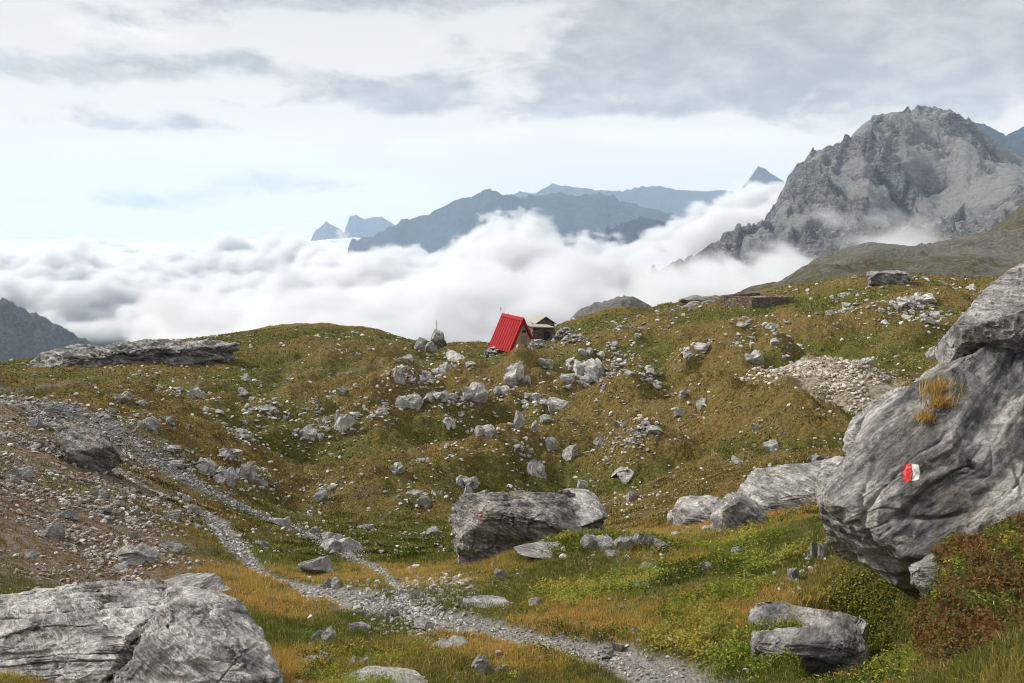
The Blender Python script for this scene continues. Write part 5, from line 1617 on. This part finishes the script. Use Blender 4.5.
Pp, Nn = surf_sample(bank, 60000)
f_ = fbm(Pp[:, 0] * 3, Pp[:, 1] * 3, Pp[:, 2] * 3, 3) + .22 + rng.normal(0, .1, len(Pp)) + .45 * (Nn[:, 2] - .45)
surf_leaves('moss_and_heather', Pp, Nn, np.full(len(Pp), .011), pick(f_, [RUS * .8, np.array([.13, .05, .025]), RUS, OLIVE * .7, GREEN, GREEN * 1.3, YEL]), 'moss, heather and small leaves covering the bank', .03)

# rock lodged in the bank
KB = bvh_of(bank)
hk = cast(KB, 934, 577)
if hk[0] is not None:
    dk_ = hk[3]
    ok_ = bpy.data.objects.new('rock', PM[3, 0]); COL.objects.link(ok_)
    ok_.scale = (25 * dk_ / F, 20 * dk_ / F, 13 * dk_ / F); ok_.location = hk[0] + Vector((0, 0, 4 * dk_ / F)); ok_.rotation_euler = (.2, -.25, .4)
    tag(ok_, 'pale rock lodged in the mossy bank under the giant boulder', 'rock')

# orange grass tufts in the crack of the giant boulder
LB = bvh_of(ledge); BB = bvh_of(big)
for (u, v, s_, lab) in ((938, 386, .20, 'orange dry grass tuft in the crack under the tilted slab, upper one'), (943, 400, .17, 'orange dry grass tuft just below the upper one on the giant boulder'), (928, 414, .12, 'brownish grass tuft, lowest one on the giant boulder')):
    h = cast(LB, u, v + 6); h2_ = cast(BB, u, v + 6)
    c_ = [q for q in (h, h2_) if q[0] is not None]
    if not c_: continue
    B = np.array(min(c_, key=lambda q: q[3])[0])
    n = 260; Pq = B + rng.normal(0, 1, (n, 3)) * (s_ * .42, s_ * .25, s_ * .12)
    lean = rng.normal(0, .4, (n, 3)) + (0, -.1, 1); lean /= np.linalg.norm(lean, axis=1)[:, None]; hh_ = s_ * rng.uniform(.4, 1, (n, 1)) * .8
    wv = rng.normal(size=(n, 3)); wv[:, 2] = 0; wv /= np.linalg.norm(wv, axis=1)[:, None]; wv *= .004
    V_ = np.stack([Pq - wv, Pq + wv, Pq + lean * hh_ * .6 + wv * .7, Pq + lean * hh_ * .6 - wv * .7, Pq + lean * hh_, Pq + lean * hh_ + 1e-4], 1).reshape(-1, 3) - B
    o_ = np.arange(n)[:, None] * 6; Fq = np.concatenate([o_ + [0, 1, 2, 3], o_ + [3, 2, 5, 4]])
    ob = col_mesh('grass_tuft', V_, Fq, np.repeat(pick(rng.random(n), [RUS, ORA, ORA, STRAW]), 6, 0), vm_, lab); ob.location = Vector(B)
    pass
# ------------------------------------------------------------------ world, sun, camera
cam = bpy.data.cameras.new('camera'); co = bpy.data.objects.new('camera', cam); COL.objects.link(co)
cam.sensor_width = 36; cam.lens = 36 * F / W; cam.clip_start = .05; cam.clip_end = 120000
co.location = (0, 0, 0); co.rotation_euler = (math.pi / 2 - PITCH, 0, 0)
sc.camera = co
SUN_EL, SUN_AZ = R(38), R(-72)     # azimuth from +Y towards +X
sun = bpy.data.lights.new('sun', 'SUN'); sun.energy = 4.1; sun.angle = R(10); sun.color = (1, .94, .85)
so = bpy.data.objects.new('sun', sun); COL.objects.link(so)
sd = Vector((math.sin(SUN_AZ) * math.cos(SUN_EL), math.cos(SUN_AZ) * math.cos(SUN_EL), math.sin(SUN_EL)))
so.rotation_euler = sd.to_track_quat('Z', 'Y').to_euler()
w = bpy.data.worlds.new('World'); sc.world = w; w.use_nodes = True
nt = w.node_tree; nt.nodes.clear(); k = NT(nt)
sky = nt.nodes.new('ShaderNodeTexSky'); sky.sky_type = 'NISHITA'; sky.sun_disc = False
sky.sun_elevation = SUN_EL; sky.sun_rotation = SUN_AZ; sky.altitude = 2300
gen = nt.nodes.new('ShaderNodeTexCoord').outputs['Generated']
sx = nt.nodes.new('ShaderNodeSeparateXYZ'); k.L.new(gen, sx.inputs[0])
zz = k.math('ADD', k.math('MAXIMUM', sx.outputs[2], 0.0), .10)
cb = nt.nodes.new('ShaderNodeCombineXYZ')
k.L.new(k.math('DIVIDE', sx.outputs[0], zz), cb.inputs[0]); k.L.new(k.math('DIVIDE', sx.outputs[1], zz), cb.inputs[1])
cp = cb.outputs[0]


def sky_spot(u, v, su, sv):
    """soft region of the sky (direction) where a cloud bank sits"""
    a0, t0 = ray(u, v)
    azn = k.math('ARCTAN2', sx.outputs[0], sx.outputs[1])
    hz = k.math('SQRT', k.math('ADD', k.math('MULTIPLY', sx.outputs[0], sx.outputs[0]), k.math('MULTIPLY', sx.outputs[1], sx.outputs[1])))
    te = k.math('DIVIDE', sx.outputs[2], k.math('MAXIMUM', hz, .001))
    da = k.math('DIVIDE', k.math('SUBTRACT', azn, float(a0)), su / F)
    de = k.math('DIVIDE', k.math('SUBTRACT', te, float(t0)), sv / F)
    r2 = k.math('ADD', k.math('MULTIPLY', da, da), k.math('MULTIPLY', de, de))
    return k.math('POWER', 2.718, k.math('MULTIPLY', r2, -1.0))


def mapn(scale, rot, off, xyz=(1, 1, 1)):
    mp = nt.nodes.new('ShaderNodeMapping'); k.L.new(cp, mp.inputs[0])
    mp.inputs['Location'].default_value = off; mp.inputs['Rotation'].default_value = (0, 0, rot); mp.inputs['Scale'].default_value = tuple(scale * q for q in xyz)
    return mp.outputs[0]


mps = nt.nodes.new('ShaderNodeMapping'); k.L.new(gen, mps.inputs[0])
mps.inputs['Scale'].default_value = (1, 1, 2.4); mps.inputs['Location'].default_value = (.3, .1, .25)
big = k.noise(mps.outputs[0], 3.4, 8, .55, .35)
fine = k.noise(mps.outputs[0], 11, 7, .6, .3)
lay = k.noise(mps.outputs[0], 6, 6, .55, .2)
spots = None
for (u, v, su, sv, amp) in [(760, 60, 190, 48, .50), (690, 30, 120, 30, .30), (640, 70, 80, 24, .22), (395, 92, 95, 22, .36), (320, 0, 75, 14, .42), (500, -6, 150, 22, .42), (880, 20, 160, 60, .38),
                            (185, 118, 24, 10, .25), (160, 15, 60, 18, .22), (1000, 50, 80, 60, .30), (700, -120, 500, 70, .3), (560, 10, 60, 20, -.15), (90, 70, 130, 16, .24), (240, 60, 90, 12, .20), (60, 200, 160, 10, .22), (560, 110, 90, 10, .22), (270, 185, 120, 9, .18), (120, 125, 90, 8, .2), (980, 110, 50, 18, .1)]:
    s_ = k.math('MULTIPLY', sky_spot(u, v, su, sv), amp * 1.15)
    spots = s_ if spots is None else k.math('ADD', spots, s_)
dk = k.math('ADD', spots, k.math('ADD', k.math('MULTIPLY', k.math('SUBTRACT', big, .5), .75), k.math('MULTIPLY', k.math('SUBTRACT', fine, .5), .95)))
dkf = k.ss(dk, .12, .40)
br = None
for (u, v, su, sv, amp) in [(230, 152, 110, 13, .5), (85, 157, 18, 9, .4), (430, 145, 60, 14, .4), (590, 130, 90, 12, .3), (740, 12, 50, 14, .3), (395, 195, 70, 16, .35), (600, 25, 80, 18, .2), (120, 20, 120, 25, .25), (330, 178, 90, 8, .3), (100, 180, 120, 10, .3), (700, 140, 120, 10, .3)]:
    s_ = k.math('MULTIPLY', sky_spot(u, v, su, sv), amp)
    br = s_ if br is None else k.math('ADD', br, s_)
brf = k.ss(k.math('ADD', br, k.math('ADD', k.math('MULTIPLY', k.math('SUBTRACT', lay, .5), .9), k.math('MULTIPLY', k.math('SUBTRACT', fine, .5), .7))), .12, .42)
base = k.mix(k.ss(sx.outputs[2], .0, .3), (.93, .855, .77), (.69, .69, .68))
colr = k.mix(k.math('MULTIPLY', brf, .9), base, (.92, .89, .85))
fine2 = k.noise(mps.outputs[0], 19, 6, .62, .5)
dkc = k.mix(k.ss(k.math('ADD', k.math('MULTIPLY', fine2, .5), k.math('MULTIPLY', lay, .6)), .42, .68), (.53, .53, .54), (.31, .32, .345))
colr = k.mix(k.math('MULTIPLY', dkf, .85), colr, dkc)
# overcast zenith is brighter than the horizon
zen = k.ss(sx.outputs[2], .35, .95, 1.0, 1.3)
vm = nt.nodes.new('ShaderNodeVectorMath'); vm.operation = 'SCALE'; k.L.new(colr, vm.inputs[0]); k.L.new(zen, vm.inputs['Scale'])
b1 = nt.nodes.new('ShaderNodeBackground'); k.L.new(sky.outputs[0], b1.inputs[0]); b1.inputs[1].default_value = .10
b2 = nt.nodes.new('ShaderNodeBackground'); k.L.new(vm.outputs[0], b2.inputs[0]); b2.inputs[1].default_value = 1.0
mx = nt.nodes.new('ShaderNodeMixShader'); mx.inputs[0].default_value = .95
k.L.new(b1.outputs[0], mx.inputs[1]); k.L.new(b2.outputs[0], mx.inputs[2])
wo = nt.nodes.new('ShaderNodeOutputWorld'); k.L.new(mx.outputs[0], wo.inputs[0])
sc.view_settings.view_transform = 'Standard'; sc.view_settings.look = 'None'; sc.view_settings.exposure = .32; sc.view_settings.gamma = 1
sc.cycles.use_denoising = True; sc.cycles.filter_width = 1.05
sc.cycles.use_adaptive_sampling = True; sc.cycles.adaptive_threshold = .02
sc.cycles.max_bounces = 8; sc.cycles.diffuse_bounces = 2; sc.cycles.glossy_bounces = 1; sc.cycles.volume_bounces = 4; sc.cycles.transparent_max_bounces = 8
